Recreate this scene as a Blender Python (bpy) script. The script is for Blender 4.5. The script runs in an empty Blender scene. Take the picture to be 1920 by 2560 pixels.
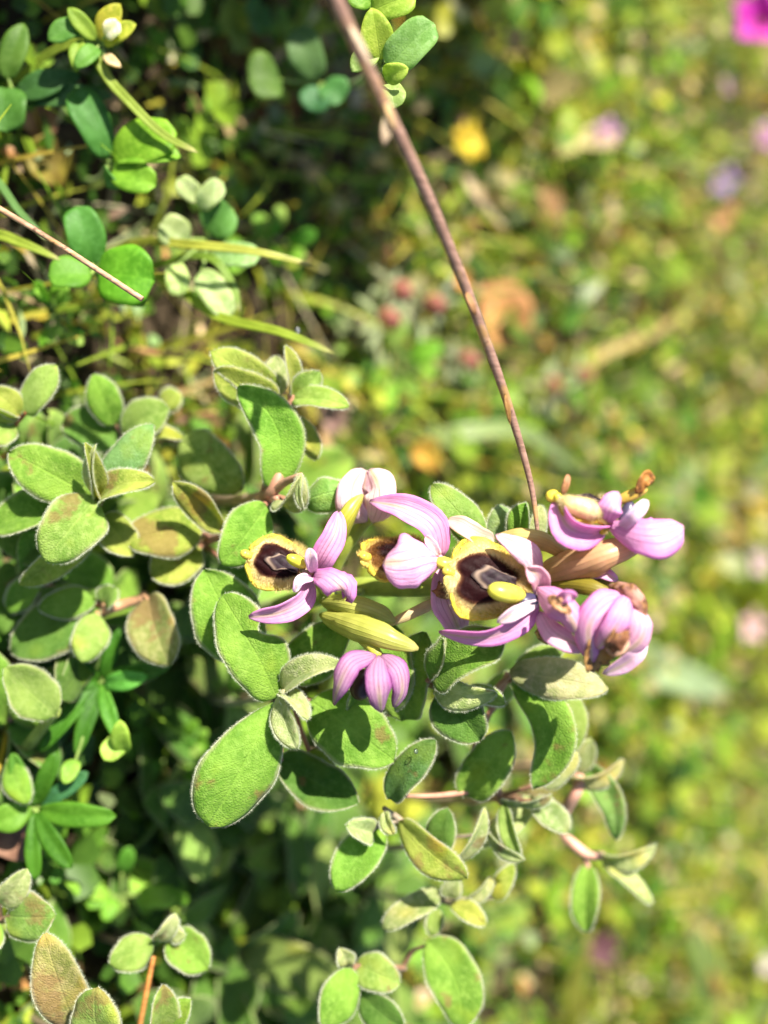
import bpy, math, random
import numpy as np
from mathutils import Vector, Matrix
rng = np.random.default_rng(11)
random.seed(7)
sc = bpy.context.scene
R = math.radians

# ------------------------------------------------------------------ camera, sky, sun, exposure
PITCH = R(42)
CAM = np.array([0.0, 0.0, 0.247])
FW = np.array([0, math.cos(PITCH), -math.sin(PITCH)])     # view direction
RT = np.array([0, math.sin(PITCH), math.cos(PITCH)])      # the phone is held on its side: picture right = up and away
UP = np.array([-1.0, 0, 0])
FPX = 3152.0
cd = bpy.data.cameras.new('camera'); cam = bpy.data.objects.new('camera', cd); sc.collection.objects.link(cam)
cam.matrix_world = Matrix(((RT[0], UP[0], -FW[0], CAM[0]), (RT[1], UP[1], -FW[1], CAM[1]), (RT[2], UP[2], -FW[2], CAM[2]), (0, 0, 0, 1)))
cd.sensor_fit = 'VERTICAL'; cd.sensor_height = 24; cd.lens = 24 * FPX / 2560
cd.clip_start = 0.005; cd.clip_end = 200
cd.dof.use_dof = True; cd.dof.focus_distance = 0.221; cd.dof.aperture_fstop = cd.lens / 7.4
sc.camera = cam
SUN = np.array([-0.60, -0.27, 0.73]); SUN /= np.linalg.norm(SUN)
w = bpy.data.worlds.new('World'); sc.world = w; w.use_nodes = True
nt = w.node_tree; bg = nt.nodes['Background']
sky = nt.nodes.new('ShaderNodeTexSky'); sky.sky_type = 'NISHITA'; sky.sun_disc = False
sky.sun_elevation = math.asin(SUN[2]); sky.sun_rotation = math.atan2(SUN[0], SUN[1])
nt.links.new(sky.outputs[0], bg.inputs[0]); bg.inputs[1].default_value = 0.065
sd = bpy.data.lights.new('sun', 'SUN'); sd.energy = 5.0; sd.angle = R(0.53); sd.color = (1, 0.94, 0.82)
so = bpy.data.objects.new('sun', sd); sc.collection.objects.link(so)
so.rotation_euler = Vector(SUN).to_track_quat('Z', 'Y').to_euler(); so.location = SUN * 2
vs = sc.view_settings; vs.view_transform = 'Standard'; vs.look = 'None'; vs.exposure = 1.42; vs.gamma = 1
sc.cycles.use_denoising = True
sc.cycles.max_bounces = 6; sc.cycles.diffuse_bounces = 4; sc.cycles.glossy_bounces = 2; sc.cycles.transmission_bounces = 5; sc.cycles.sample_clamp_indirect = 6

# ------------------------------------------------------------------ helpers
ORG = {}
def P(px, py, d):
    return CAM + FW * d + RT * ((px - 960) * d / FPX) + UP * ((1280 - py) * d / FPX)
def G(px, py, h=0.0):
    v = FW + RT * ((px - 960) / FPX) + UP * ((1280 - py) / FPX)
    return CAM + v * ((h - CAM[2]) / v[2])
def MM(px, d=0.22): return px * d / FPX
def nrm(v):
    v = np.asarray(v, float); return v / max(1e-12, np.linalg.norm(v))
def rot(v, axis, deg):
    a = R(deg); k = nrm(axis)
    return v * math.cos(a) + np.cross(k, v) * math.sin(a) + k * np.dot(k, v) * (1 - math.cos(a))
def tag(o, label=None, cat=None, group=None, kind=None):
    if label: o['label'] = label
    if cat: o['category'] = cat
    if group: o['group'] = group
    if kind: o['kind'] = kind
    return o
def thing(name, label, cat, loc, group=None):
    o = bpy.data.objects.new(name, None); sc.collection.objects.link(o); o.location = loc
    o.empty_display_size = 0.01
    ORG[o.name] = np.array(loc, float)
    return tag(o, label, cat, group)
def mk(name, V, F, mat, parent=None, color=(1, 1, 1), uv=None, col=None, loc=None, smooth=True):
    V = np.asarray(V, float)
    org = ORG[parent.name] if parent is not None else (np.zeros(3) if loc is None else np.asarray(loc, float))
    me = bpy.data.meshes.new(name)
    if isinstance(F, np.ndarray):
        n, k = F.shape
        me.vertices.add(len(V)); me.vertices.foreach_set('co', (V - org).astype(np.float32).ravel())
        me.loops.add(n * k); me.loops.foreach_set('vertex_index', F.astype(np.int32).ravel())
        me.polygons.add(n); me.polygons.foreach_set('loop_start', np.arange(0, n * k, k, dtype=np.int32))
        me.update(calc_edges=True)
    else:
        me.from_pydata((V - org).tolist(), [], F)
    if uv is not None or col is not None:
        li = np.empty(len(me.loops), np.int32); me.loops.foreach_get('vertex_index', li)
    if uv is not None:
        l = me.uv_layers.new(name='UVMap'); l.data.foreach_set('uv', np.asarray(uv, np.float32)[li].ravel())
    if col is not None:
        c = np.ones((len(V), 4), np.float32); c[:, :3] = col
        a = me.color_attributes.new('Col', 'FLOAT_COLOR', 'POINT'); a.data.foreach_set('color', c.ravel())
    if smooth: me.polygons.foreach_set('use_smooth', np.ones(len(me.polygons), bool))
    me.materials.append(M[mat])
    o = bpy.data.objects.new(name, me); sc.collection.objects.link(o)
    o.color = (*color[:3], 1)
    if parent is not None: o.parent = parent
    else: o.location = org
    ORG[o.name] = org
    return o
def spline(pts, n):
    pts = [np.asarray(p, float) for p in pts]
    if len(pts) == 2: return np.array([pts[0] + (pts[1] - pts[0]) * t for t in np.linspace(0, 1, n)])
    pp = [2 * pts[0] - pts[1]] + pts + [2 * pts[-1] - pts[-2]]
    out = []
    for t in np.linspace(0, len(pts) - 1 - 1e-9, n):
        i = int(t); f = t - i; a, b, c, d = pp[i:i + 4]
        out.append(.5 * (2 * b + (c - a) * f + (2 * a - 5 * b + 4 * c - d) * f * f + (3 * b - a - 3 * c + d) * f ** 3))
    return np.array(out)
def tube_vf(pts, radii, seg=7, n=None, off=0):
    C = spline(pts, n or max(6, 5 * len(pts)))
    rr = np.interp(np.linspace(0, 1, len(C)), np.linspace(0, 1, len(radii)), radii)
    T = np.gradient(C, axis=0); ref = np.array([.31, .77, .55]); V = []
    for c, t, r_ in zip(C, T, rr):
        t = nrm(t); a = nrm(np.cross(t, ref)); b = np.cross(t, a)
        for k in range(seg):
            q = 2 * math.pi * k / seg; V.append(c + (a * math.cos(q) + b * math.sin(q)) * r_)
    F = []
    for i in range(len(C) - 1):
        for k in range(seg):
            F.append((off + i * seg + k, off + i * seg + (k + 1) % seg, off + (i + 1) * seg + (k + 1) % seg, off + (i + 1) * seg + k))
    F.append(tuple(off + k for k in range(seg))[::-1]); F.append(tuple(off + (len(C) - 1) * seg + k for k in range(seg)))
    return V, F
class Tubes:
    def __init__(s): s.V = []; s.F = []
    def add(s, pts, radii, seg=7, n=None):
        v, f = tube_vf(pts, radii, seg, n, len(s.V)); s.V += v; s.F += f; return s
    def build(s, name, mat, parent=None, color=(1, 1, 1), loc=None): return mk(name, s.V, s.F, mat, parent, color, loc=loc)
def grid_normals(Pg):
    du = np.gradient(Pg, axis=0); dv = np.gradient(Pg, axis=1)
    n = np.cross(du, dv); l = np.linalg.norm(n, axis=2, keepdims=True)
    return n / np.maximum(l, 1e-12)
def shell(Pg, thick, N0):
    """closed thin body over a grid of points: front sheet, back sheet, rim"""
    n = grid_normals(Pg)
    if np.sum(n.reshape(-1, 3) @ N0) < 0: n = -n
    a, b = Pg.shape[:2]
    th = np.ones((a, b, 1)) * thick; th[:, 0] *= .4; th[:, -1] *= .4; th[0] *= .5; th[-1] *= .4
    V = np.concatenate([(Pg + n * th / 2).reshape(-1, 3), (Pg - n * th / 2).reshape(-1, 3)])
    F = []; o = a * b
    for i in range(a - 1):
        for j in range(b - 1):
            q = i * b + j
            F.append((q, q + 1, q + b + 1, q + b)); F.append((o + q, o + q + b, o + q + b + 1, o + q + 1))
    ring = [j for j in range(b)] + [i * b + b - 1 for i in range(1, a)] + [(a - 1) * b + j for j in range(b - 2, -1, -1)] + [i * b for i in range(a - 2, 0, -1)]
    for k in range(len(ring)):
        p, q = ring[k], ring[(k + 1) % len(ring)]; F.append((q, p, o + p, o + q))
    return V, F, n
def hair_vf(base, dirs, length, wid):
    """thin three-cornered hairs"""
    n = len(base); side = np.cross(dirs, rng.normal(size=(n, 3))); side /= np.maximum(np.linalg.norm(side, axis=1, keepdims=True), 1e-9)
    V = np.empty((n, 3, 3)); V[:, 0] = base - side * wid / 2; V[:, 1] = base + side * wid / 2; V[:, 2] = base + dirs * length[:, None]
    return V.reshape(-1, 3), np.arange(3 * n).reshape(-1, 3)
def blade(name, ctrl, W, N, mat, parent, color, prof=(.55, .64), cup=0., fold=.25, wave=.06, ripple=0., thick=.00045,
          nu=14, nv=8, fuzz=0, fuzzcol=(.72, .74, .58), minw=.05, notch=None, twist=0., rag=0., loc=None, fuzzlen=.0007):
    C = spline(ctrl, nu + 1); T = np.gradient(C, axis=0)
    u = np.linspace(0, 1, nu + 1); a, b = prof
    um = a / (a + b); wd = (np.maximum(u, 1e-6) ** a * np.maximum(1 - u, 0) ** b) / (um ** a * (1 - um) ** b)
    wd = W * np.maximum(wd, minw)
    v = np.linspace(-1, 1, nv + 1)
    Pg = np.zeros((nu + 1, nv + 1, 3)); N = nrm(N); ph = rng.uniform(0, 6.28, 4); So = []
    for i in range(nu + 1):
        t = nrm(T[i]); n = nrm(N - t * np.dot(N, t))
        if twist: n = rot(n, t, twist * (u[i] - .5))
        s = np.cross(t, n); So.append(s)
        wl = wd[i] * (1 + .05 * math.sin(9 * u[i] + ph[0]) + rag * math.sin(23 * u[i] + ph[2])); wr = wd[i] * (1 + .05 * math.sin(8 * u[i] + ph[1]) + rag * math.sin(19 * u[i] + ph[3]))
        if notch:
            k = 1 - notch[2] * math.exp(-((u[i] - notch[0]) / notch[1]) ** 2)
            if notch[3] > 0: wr *= k
            else: wl *= k
        ww = np.where(v < 0, wl, wr)
        z = fold * wd[i] * np.abs(v) + cup * wd[i] * v ** 2
        z = z + wave * W * np.sin(7 * u[i] + 2.2 * v + ph[2]) * (.25 + v ** 2) + ripple * W * np.sin(26 * u[i] + ph[3] + 3 * np.abs(v)) * np.abs(v) ** 2
        Pg[i] = C[i] + np.outer(v * ww, s) + np.outer(z, n)
    V, F, n = shell(Pg, thick, N)
    uv = np.stack(np.meshgrid(u, v * .5 + .5, indexing='ij'), -1).reshape(-1, 2)
    o = mk(name, V, F, mat, parent, color, uv=np.concatenate([uv, uv]), loc=loc)
    if fuzz:
        fuzz = int(fuzz * 5)
        i = rng.uniform(0, nu, fuzz); i0 = i.astype(int); f = (i - i0)[:, None]; j = np.where(rng.random(fuzz) < .5, 0, nv)
        base = Pg[i0, j] * (1 - f) + Pg[i0 + 1, j] * f
        inn = np.where(j == 0, 1, nv - 1); out = base - (Pg[i0, inn] * (1 - f) + Pg[i0 + 1, inn] * f)
        out = out / np.maximum(np.linalg.norm(out, axis=1, keepdims=True), 1e-9)
        tg = T[i0] / np.linalg.norm(T[i0], axis=1, keepdims=True)
        d = out + .55 * tg + rng.normal(0, .5, (fuzz, 3)); d /= np.linalg.norm(d, axis=1, keepdims=True)
        hv, hf = hair_vf(base, d, rng.uniform(.25, 1.0, fuzz) * fuzzlen, .00004)
        h = mk('fuzz', hv, hf, 'hair', o, fuzzcol); h['kind'] = 'stuff'
    o['_'] = 0; del o['_']
    return o
def axes_for(b, t, roll=0., hint=None):
    L = np.linalg.norm(t - b); ax = (t - b) / L
    back = -FW if hint is None else nrm(hint)
    n = nrm(back - ax * np.dot(back, ax)); n = rot(n, ax, roll)
    return L, ax, n, np.cross(ax, n)
def leaf(parent, b, t, wpx, roll=0., fold=.22, curl=.10, bend=0., color=(.13, .24, .06), mat='fuzzy_leaf', name='leaf', hint=None, **kw):
    B = P(*b) if max(abs(b[0]), abs(b[1])) > 2 else np.asarray(b, float)
    Tp = P(*t) if max(abs(t[0]), abs(t[1])) > 2 else np.asarray(t, float)
    L, ax, n, s = axes_for(B, Tp, roll, hint)
    ctrl = [B, B + ax * L * .33 + n * curl * L * .85 + s * bend * L * .85, B + ax * L * .67 + n * curl * L * .85 + s * bend * L * .85, Tp]
    d = np.dot((B + Tp) / 2 - CAM, FW)
    W = MM(wpx, d) / 2 if wpx > 1 else wpx
    if mat in ('fuzzy_leaf', 'old_leaf'):                                # no two leaves of the shrub lie alike
        kw.setdefault('wave', rng.uniform(.05, .15)); kw.setdefault('cup', rng.uniform(-.32, .22)); kw.setdefault('twist', rng.uniform(-28, 28)); kw.setdefault('rag', rng.uniform(0, .025))
    return blade(name, ctrl, W, n, mat, parent, color, fold=fold, **kw)

# ------------------------------------------------------------------ materials
M = {}
class NT:
    def __init__(s, name):
        m = bpy.data.materials.new(name); m.use_nodes = True; s.m = m; s.t = m.node_tree; s.t.nodes.clear(); M[name] = m
        s.out = s.n('ShaderNodeOutputMaterial')
    def n(s, k, **kw):
        x = s.t.nodes.new(k)
        for a, b in kw.items(): setattr(x, a, b)
        return x
    def put(s, sock, v):
        if hasattr(v, 'is_linked'): s.t.links.new(v, sock)
        elif isinstance(v, (tuple, list)) and len(v) == 3 and len(sock.default_value) == 4: sock.default_value = (*v, 1)
        else: sock.default_value = v
    def math(s, op, a, b=0., clamp=False):
        x = s.n('ShaderNodeMath', operation=op); x.use_clamp = clamp; s.put(x.inputs[0], a); s.put(x.inputs[1], b); return x.outputs[0]
    def mix(s, f, a, b, mode='MIX'):
        x = s.n('ShaderNodeMix', data_type='RGBA', blend_type=mode); s.put(x.inputs[0], f); s.put(x.inputs[6], a); s.put(x.inputs[7], b); return x.outputs[2]
    def noise(s, scale, detail=3., rough=.55, vec=None, w=None):
        x = s.n('ShaderNodeTexNoise'); s.put(x.inputs['Scale'], scale); x.inputs['Detail'].default_value = detail; x.inputs['Roughness'].default_value = rough
        if w is not None: x.noise_dimensions = '4D'; s.put(x.inputs['W'], w)
        s.put(x.inputs['Vector'], vec if vec is not None else s.obj()); return x.outputs['Fac']
    def obj(s): return s.n('ShaderNodeTexCoord').outputs['Object']
    def ramp(s, f, a, b):
        x = s.n('ShaderNodeMapRange', interpolation_type='SMOOTHSTEP'); s.put(x.inputs[0], f); x.inputs[1].default_value = a; x.inputs[2].default_value = b; return x.outputs[0]
    def uv(s):
        x = s.n('ShaderNodeSeparateXYZ'); s.put(x.inputs[0], s.n('ShaderNodeUVMap').outputs[0]); return x.outputs[0], x.outputs[1]
    def info(s): return s.n('ShaderNodeObjectInfo')
    def finish(s, col, rough=.55, transl=.3, tcol=None, bump=None, bstr=.4, bdist=.0002, spec=.35, sheen=0., coat=0.):
        p = s.n('ShaderNodeBsdfPrincipled'); s.put(p.inputs['Base Color'], col); s.put(p.inputs['Roughness'], rough)
        p.inputs['Specular IOR Level'].default_value = spec; p.inputs['Sheen Weight'].default_value = sheen; p.inputs['Coat Weight'].default_value = coat
        p.inputs['Sheen Tint'].default_value = (.85, .95, .75, 1); p.inputs['Sheen Roughness'].default_value = .5
        if bump is not None:
            b = s.n('ShaderNodeBump'); b.inputs['Strength'].default_value = bstr; b.inputs['Distance'].default_value = bdist
            s.put(b.inputs['Height'], bump); s.t.links.new(b.outputs[0], p.inputs['Normal'])
        sh = p.outputs[0]
        if transl:
            t = s.n('ShaderNodeBsdfTranslucent'); s.put(t.inputs[0], tcol if tcol is not None else col)
            x = s.n('ShaderNodeMixShader'); s.put(x.inputs[0], transl); s.t.links.new(sh, x.inputs[1]); s.t.links.new(t.outputs[0], x.inputs[2]); sh = x.outputs[0]
        s.t.links.new(sh, s.out.inputs[0])

def leaf_material(name, fuzzy=True, blotch=.60, rim=.42, vein=.35):
    m = NT(name); inf = m.info(); base = inf.outputs['Color']; rnd = m.math('MULTIPLY', inf.outputs['Random'], 37.)
    u, v = m.uv(); av = m.math('MULTIPLY', m.math('ABSOLUTE', m.math('SUBTRACT', v, .5)), 2.)
    n1 = m.noise(170., 3., .6, w=rnd); n2 = m.noise(900., 3., .6, w=rnd)
    c = m.mix(m.ramp(n1, .3, .72), m.mix(1., base, (.62, .72, .5), 'MULTIPLY'), m.mix(1., base, (1.3, 1.18, 1.2), 'MULTIPLY'))
    c = m.mix(m.math('MULTIPLY', m.ramp(n2, .42, .70), .6), c, m.mix(1., base, (1.6, 1.35, 1.9), 'MULTIPLY'))
    # side veins and midrib
    ph = m.math('FRACT', m.math('SUBTRACT', m.math('MULTIPLY', u, 8.), m.math('MULTIPLY', av, 2.2)))
    vl = m.ramp(m.math('ABSOLUTE', m.math('SUBTRACT', ph, .5)), .10, .0)
    mid = m.ramp(av, .075, .015)
    vo = m.n('ShaderNodeTexVoronoi', feature='DISTANCE_TO_EDGE'); vo.inputs['Scale'].default_value = 1900.; m.put(vo.inputs['Vector'], m.obj())
    cell = m.ramp(vo.outputs['Distance'], .0, .32)
    c = m.mix(m.math('MULTIPLY', m.math('MAXIMUM', m.math('MULTIPLY', vl, .5), mid), vein), c, m.mix(1., base, (1.5, 1.35, 1.5), 'MULTIPLY'))
    # brown and purple spotting, shaped by noise
    if blotch < 1:
        bl = m.ramp(m.noise(150., 4., .6, w=m.math('ADD', rnd, 9.)), blotch, blotch + .09)
        c = m.mix(m.math('MULTIPLY', bl, .6), c, (.26, .13, .06))
        yl = m.ramp(m.noise(95., 2., .5, w=m.math('ADD', rnd, 21.)), .56, .72)
        c = m.mix(m.math('MULTIPLY', yl, .4), c, m.mix(1., base, (2.1, 1.35, .55), 'MULTIPLY'))
    rm = m.ramp(m.math('ADD', av, m.math('MULTIPLY', m.noise(600., 2.), .08)), .92, 1.03)
    c = m.mix(m.math('MULTIPLY', rm, rim), c, (.56, .50, .34) if fuzzy else m.mix(1., base, (1.5, 1.3, .8), 'MULTIPLY'))
    h = m.math('ADD', m.math('MULTIPLY', cell, .55), m.math('SUBTRACT', m.math('MULTIPLY', n2, .5), m.math('ADD', m.math('MULTIPLY', vl, .35), m.math('MULTIPLY', mid, .9))))
    tc = m.mix(1., c, (1.5, 1.5, .55), 'MULTIPLY')
    if fuzzy: m.finish(c, .66, .40, tc, h, .6, .00025, .2, sheen=.10)
    else: m.finish(c, .5, .40, tc, h, .3, .00015, .25)
leaf_material('fuzzy_leaf'); leaf_material('smooth_leaf', False, 1.2, .15, .2); leaf_material('old_leaf', True, .47, .5)

m = NT('sepal'); inf = m.info(); base = inf.outputs['Color']; u, v = m.uv(); dv = m.math('SUBTRACT', v, .5); av = m.math('ABSOLUTE', dv)
wob = m.math('MULTIPLY', m.math('SUBTRACT', m.noise(260., 2.), .5), .05)
def line(c, wd): return m.ramp(m.math('ABSOLUTE', m.math('ADD', m.math('SUBTRACT', av, c), wob)), wd, wd * .2)
ln = m.math('MAXIMUM', line(0., .02), m.math('MAXIMUM', line(.17, .016), m.math('MULTIPLY', line(.33, .014), .6)))
n1 = m.noise(350., 3., .6); n2 = m.noise(1500., 2.)
c = m.mix(m.ramp(n1, .3, .75), m.mix(1., base, (.95, .74, .92), 'MULTIPLY'), m.mix(1., base, (1.08, 1.08, 1.08), 'MULTIPLY'))
c = m.mix(m.ramp(av, .24, .5), m.mix(.22, c, (.82, .74, .66)), c)
band = m.math('MULTIPLY', m.ramp(av, .16, .02), m.ramp(u, .3, .8))
c = m.mix(m.math('MULTIPLY', band, .6), c, (.60, .56, .22))
c = m.mix(m.math('MULTIPLY', ln, .55), c, m.mix(1., base, (.55, .42, .42), 'MULTIPLY'))
cb = m.n('ShaderNodeCombineXYZ'); m.put(cb.inputs[0], m.math('MULTIPLY', u, 2.2)); m.put(cb.inputs[1], m.math('MULTIPLY', v, 17.)); m.put(cb.inputs[2], m.math('MULTIPLY', inf.outputs['Random'], 50.))
wr = m.noise(1.6, 4., .6, vec=cb.outputs[0])
c = m.mix(m.math('MULTIPLY', m.ramp(wr, .5, .75), .35), c, m.mix(1., c, (.9, .66, .82), 'MULTIPLY'))
n1 = m.math('ADD', n1, m.math('MULTIPLY', wr, 3.))
m.finish(c, .5, .33, m.mix(1., c, (1.15, .9, 1.1), 'MULTIPLY'), m.math('ADD', m.math('MULTIPLY', n2, .4), m.math('SUBTRACT', m.math('MULTIPLY', n1, .3), m.math('MULTIPLY', ln, .8))), .6, .00032, .3)

m = NT('withered'); inf = m.info(); n1 = m.noise(420., 5., .65); n2 = m.noise(1100., 4.)
c = m.mix(m.ramp(n1, .42, .62), inf.outputs['Color'], m.mix(m.ramp(n2, .4, .6), (.09, .035, .02), (.34, .17, .06)))
m.finish(c, .6, .2, None, m.math('ADD', n1, m.math('MULTIPLY', n2, .4)), .7, .0005, .3)

m = NT('bract'); inf = m.info(); base = inf.outputs['Color']; u, v = m.uv(); n1 = m.noise(220., 3.)
st = m.math('SINE', m.math('MULTIPLY', v, 44.)); st = m.ramp(m.math('ADD', st, m.math('MULTIPLY', n1, .8)), .6, 1.5)
c = m.mix(m.ramp(n1, .3, .7), m.mix(1., base, (.85, .84, .7), 'MULTIPLY'), m.mix(1., base, (1.15, 1.1, 1.1), 'MULTIPLY'))
c = m.mix(m.math('MULTIPLY', st, .2), c, m.mix(1., base, (.62, .55, .5), 'MULTIPLY'))
c = m.mix(m.math('MULTIPLY', m.ramp(u, .86, 1.), .5), c, (.62, .5, .24))
m.finish(c, .38, .38, m.mix(1., c, (1.2, 1.15, .6), 'MULTIPLY'), st, .35, .00025, .5)

m = NT('stem'); inf = m.info(); base = inf.outputs['Color']; n1 = m.noise(260., 3.); n2 = m.noise(1200., 3.)
c = m.mix(m.ramp(n1, .35, .7), m.mix(1., base, (.7, .72, .68), 'MULTIPLY'), m.mix(1., base, (1.2, 1.15, 1.15), 'MULTIPLY'))
m.finish(c, .5, 0, None, n2, .4, .0002, .4, sheen=.1)

m = NT('dry_stem'); inf = m.info(); base = inf.outputs['Color']
mp = m.n('ShaderNodeMapping'); mp.inputs['Scale'].default_value = (1., .12, .3); m.put(mp.inputs[0], m.obj())
n1 = m.noise(1400., 3., .6, vec=mp.outputs[0]); n2 = m.noise(140., 3.); n3 = m.noise(700., 2.)
c = m.mix(m.ramp(n1, .35, .7), m.mix(1., base, (.8, .75, .7), 'MULTIPLY'), m.mix(1., base, (1.3, 1.25, 1.25), 'MULTIPLY'))
c = m.mix(m.math('MULTIPLY', m.ramp(n2, .55, .66), .55), c, (.42, .24, .06))
c = m.mix(m.math('MULTIPLY', m.ramp(n3, .62, .68), .6), c, (.08, .04, .03))
m.finish(c, .5, 0, None, n1, .35, .0002, .4)

m = NT('lip'); a = m.n('ShaderNodeAttribute', attribute_name='Col'); n1 = m.noise(1600., 3.); n0 = m.noise(500., 3.)
c = m.mix(m.ramp(n0, .3, .7), m.mix(1., a.outputs['Color'], (.8, .78, .7), 'MULTIPLY'), m.mix(1., a.outputs['Color'], (1.15, 1.12, 1.15), 'MULTIPLY'))
m.finish(c, .6, .12, None, m.math('ADD', n1, n0), .5, .0002, .12)
m = NT('mirror'); a = m.n('ShaderNodeAttribute', attribute_name='Col'); m.finish(a.outputs['Color'], .5, 0, None, m.noise(1300., 2.), .3, .0002, .08)
m = NT('column'); inf = m.info(); n1 = m.noise(600., 3.)
c = m.mix(m.ramp(n1, .35, .7), inf.outputs['Color'], m.mix(1., inf.outputs['Color'], (1.25, 1.2, 1.6), 'MULTIPLY'))
m.finish(c, .35, .2, None, n1, .25, .0003, .5)
m = NT('hair'); inf = m.info(); m.finish(inf.outputs['Color'], .5, .45, None, None, spec=.3)
m = NT('lip_hair'); a = m.n('ShaderNodeAttribute', attribute_name='Col'); m.finish(a.outputs['Color'], .5, .4)
m = NT('cover'); a = m.n('ShaderNodeAttribute', attribute_name='Col'); n1 = m.noise(300., 2.)
c = m.mix(m.ramp(n1, .3, .7), m.mix(1., a.outputs['Color'], (.8, .82, .75), 'MULTIPLY'), m.mix(1., a.outputs['Color'], (1.15, 1.1, 1.1), 'MULTIPLY'))
m.finish(c, .5, .40, m.mix(1., c, (1.4, 1.35, .6), 'MULTIPLY'), None, spec=.35)
m = NT('straw'); a = m.n('ShaderNodeAttribute', attribute_name='Col'); m.finish(a.outputs['Color'], .55, .2)
m = NT('dead_leaf'); inf = m.info(); n1 = m.noise(160., 4., .6); n2 = m.noise(700., 3.)
c = m.mix(m.ramp(n1, .35, .68), m.mix(1., inf.outputs['Color'], (.55, .45, .4), 'MULTIPLY'), m.mix(1., inf.outputs['Color'], (1.2, 1.15, 1.), 'MULTIPLY'))
m.finish(c, .6, .25, None, n2, .5, .0004, .3)
m = NT('dew'); fr = m.n('ShaderNodeFresnel'); fr.inputs[0].default_value = 1.4; gl = m.n('ShaderNodeBsdfGlossy'); gl.inputs['Roughness'].default_value = .12; tr = m.n('ShaderNodeBsdfTransparent')  # gloss for the drops added as sun glints
mx = m.n('ShaderNodeMixShader'); m.t.links.new(m.math('ADD', fr.outputs[0], .12, True), mx.inputs[0]); m.t.links.new(tr.outputs[0], mx.inputs[1]); m.t.links.new(gl.outputs[0], mx.inputs[2]); m.t.links.new(mx.outputs[0], m.out.inputs[0])
m = NT('soil'); n1 = m.noise(14., 6., .65); n2 = m.noise(140., 5., .7); n3 = m.noise(3., 4., .6)
c = m.mix(m.ramp(n1, .3, .7), (.020, .014, .008), (.060, .042, .024)); c = m.mix(m.math('MULTIPLY', m.ramp(n2, .5, .72), .7), c, (.11, .08, .045))
gx = m.n('ShaderNodeVectorMath', operation='LENGTH'); m.put(gx.inputs[0], m.obj())
far = m.ramp(gx.outputs['Value'], .75, 1.5)
c = m.mix(far, c, m.mix(m.ramp(n3, .35, .65), (.07, .12, .025), (.17, .19, .05)))
m.finish(c, .9, 0, None, m.math('ADD', n2, n1), .9, .004, .2)

# ------------------------------------------------------------------ ground
def gz(x, y): return .0035 * np.sin(x * 41 + 1.3) * np.cos(y * 37) + .002 * np.sin(x * 97 + y * 71)
xs = np.concatenate([[-60, -8, -2.5, -1.2], np.linspace(-.7, .7, 71), [1.2, 2.5, 8, 60]]); ys = np.concatenate([[-60, -8, -2, -.8], np.linspace(-.3, 1.3, 81), [2.2, 5, 15, 60]])
Xg, Yg = np.meshgrid(xs, ys, indexing='ij'); Zg = gz(Xg, Yg) * (np.abs(Xg) < .71) * (Yg < 1.31) * (Yg > -.31)
V = np.stack([Xg, Yg, Zg], -1).reshape(-1, 3); nx, ny = Xg.shape
F = np.array([(i * ny + j, (i + 1) * ny + j, (i + 1) * ny + j + 1, i * ny + j + 1) for i in range(nx - 1) for j in range(ny - 1)])
g = mk('ground', V, F, 'soil'); g['kind'] = 'structure'
# ------------------------------------------------------------------ ground cover (nobody could count it)
def patch(x, y, k, s):
    r_ = np.random.default_rng(s); o = np.zeros_like(x)
    for _ in range(6):
        a = r_.uniform(0, 6.28); f = k * r_.uniform(.6, 1.7); o += np.sin((x * math.cos(a) + y * math.sin(a)) * f + r_.uniform(0, 6.28))
    return o / 3.5
def scatter_xy(n, dens=None, core=.55):
    n = int(n * 1.45); k = int(n * core); x = np.concatenate([rng.normal(0, .20, k), rng.uniform(-.68, .68, n - k)]); y = np.concatenate([rng.normal(.34, .19, k), rng.uniform(-.28, 1.28, n - k)])
    ok = (np.abs(x) < .69) & (y > -.29) & (y < 1.29); x, y = x[ok], y[ok]; n = len(x)
    if dens is not None:
        keep = rng.random(n) < dens(x, y); x, y = x[keep], y[keep]
    return x, y
TPL = {'oval': np.array([(0, 0), (.3, -.36), (.68, -.40), (1, 0), (.68, .40), (.3, .36), (.5, 0)]),
       'round': np.array([(0, 0), (.38, -.48), (.85, -.42), (.92, 0), (.85, .42), (.38, .48), (.5, 0)]),
       'thin': np.array([(0, 0), (.3, -.13), (.68, -.12), (1, 0), (.68, .12), (.3, .13), (.5, 0)])}
FT = np.array([(6, i, (i + 1) % 6) for i in range(6)])
def leaves_vf(base, az, el, size, shape, fold, roll=.5):
    n = len(base); t = TPL[shape]
    d = np.stack([np.cos(az) * np.cos(el), np.sin(az) * np.cos(el), np.sin(el)], 1)
    s = np.cross(d, [0, 0, 1.0]); s /= np.maximum(np.linalg.norm(s, axis=1, keepdims=True), 1e-6); nn = np.cross(s, d)
    q = rng.normal(0, roll, n)[:, None]; s, nn = s * np.cos(q) + nn * np.sin(q), nn * np.cos(q) - s * np.sin(q)
    V = base[:, None] + size[:, None, None] * (t[None, :, :1] * d[:, None] + t[None, :, 1:] * s[:, None] + (np.abs(t[None, :, 1:]) * fold - .12 * t[None, :, :1] ** 2) * nn[:, None])
    F = (np.arange(n)[:, None, None] * 7 + FT[None]).reshape(-1, 3)
    return V.reshape(-1, 3), F
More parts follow.
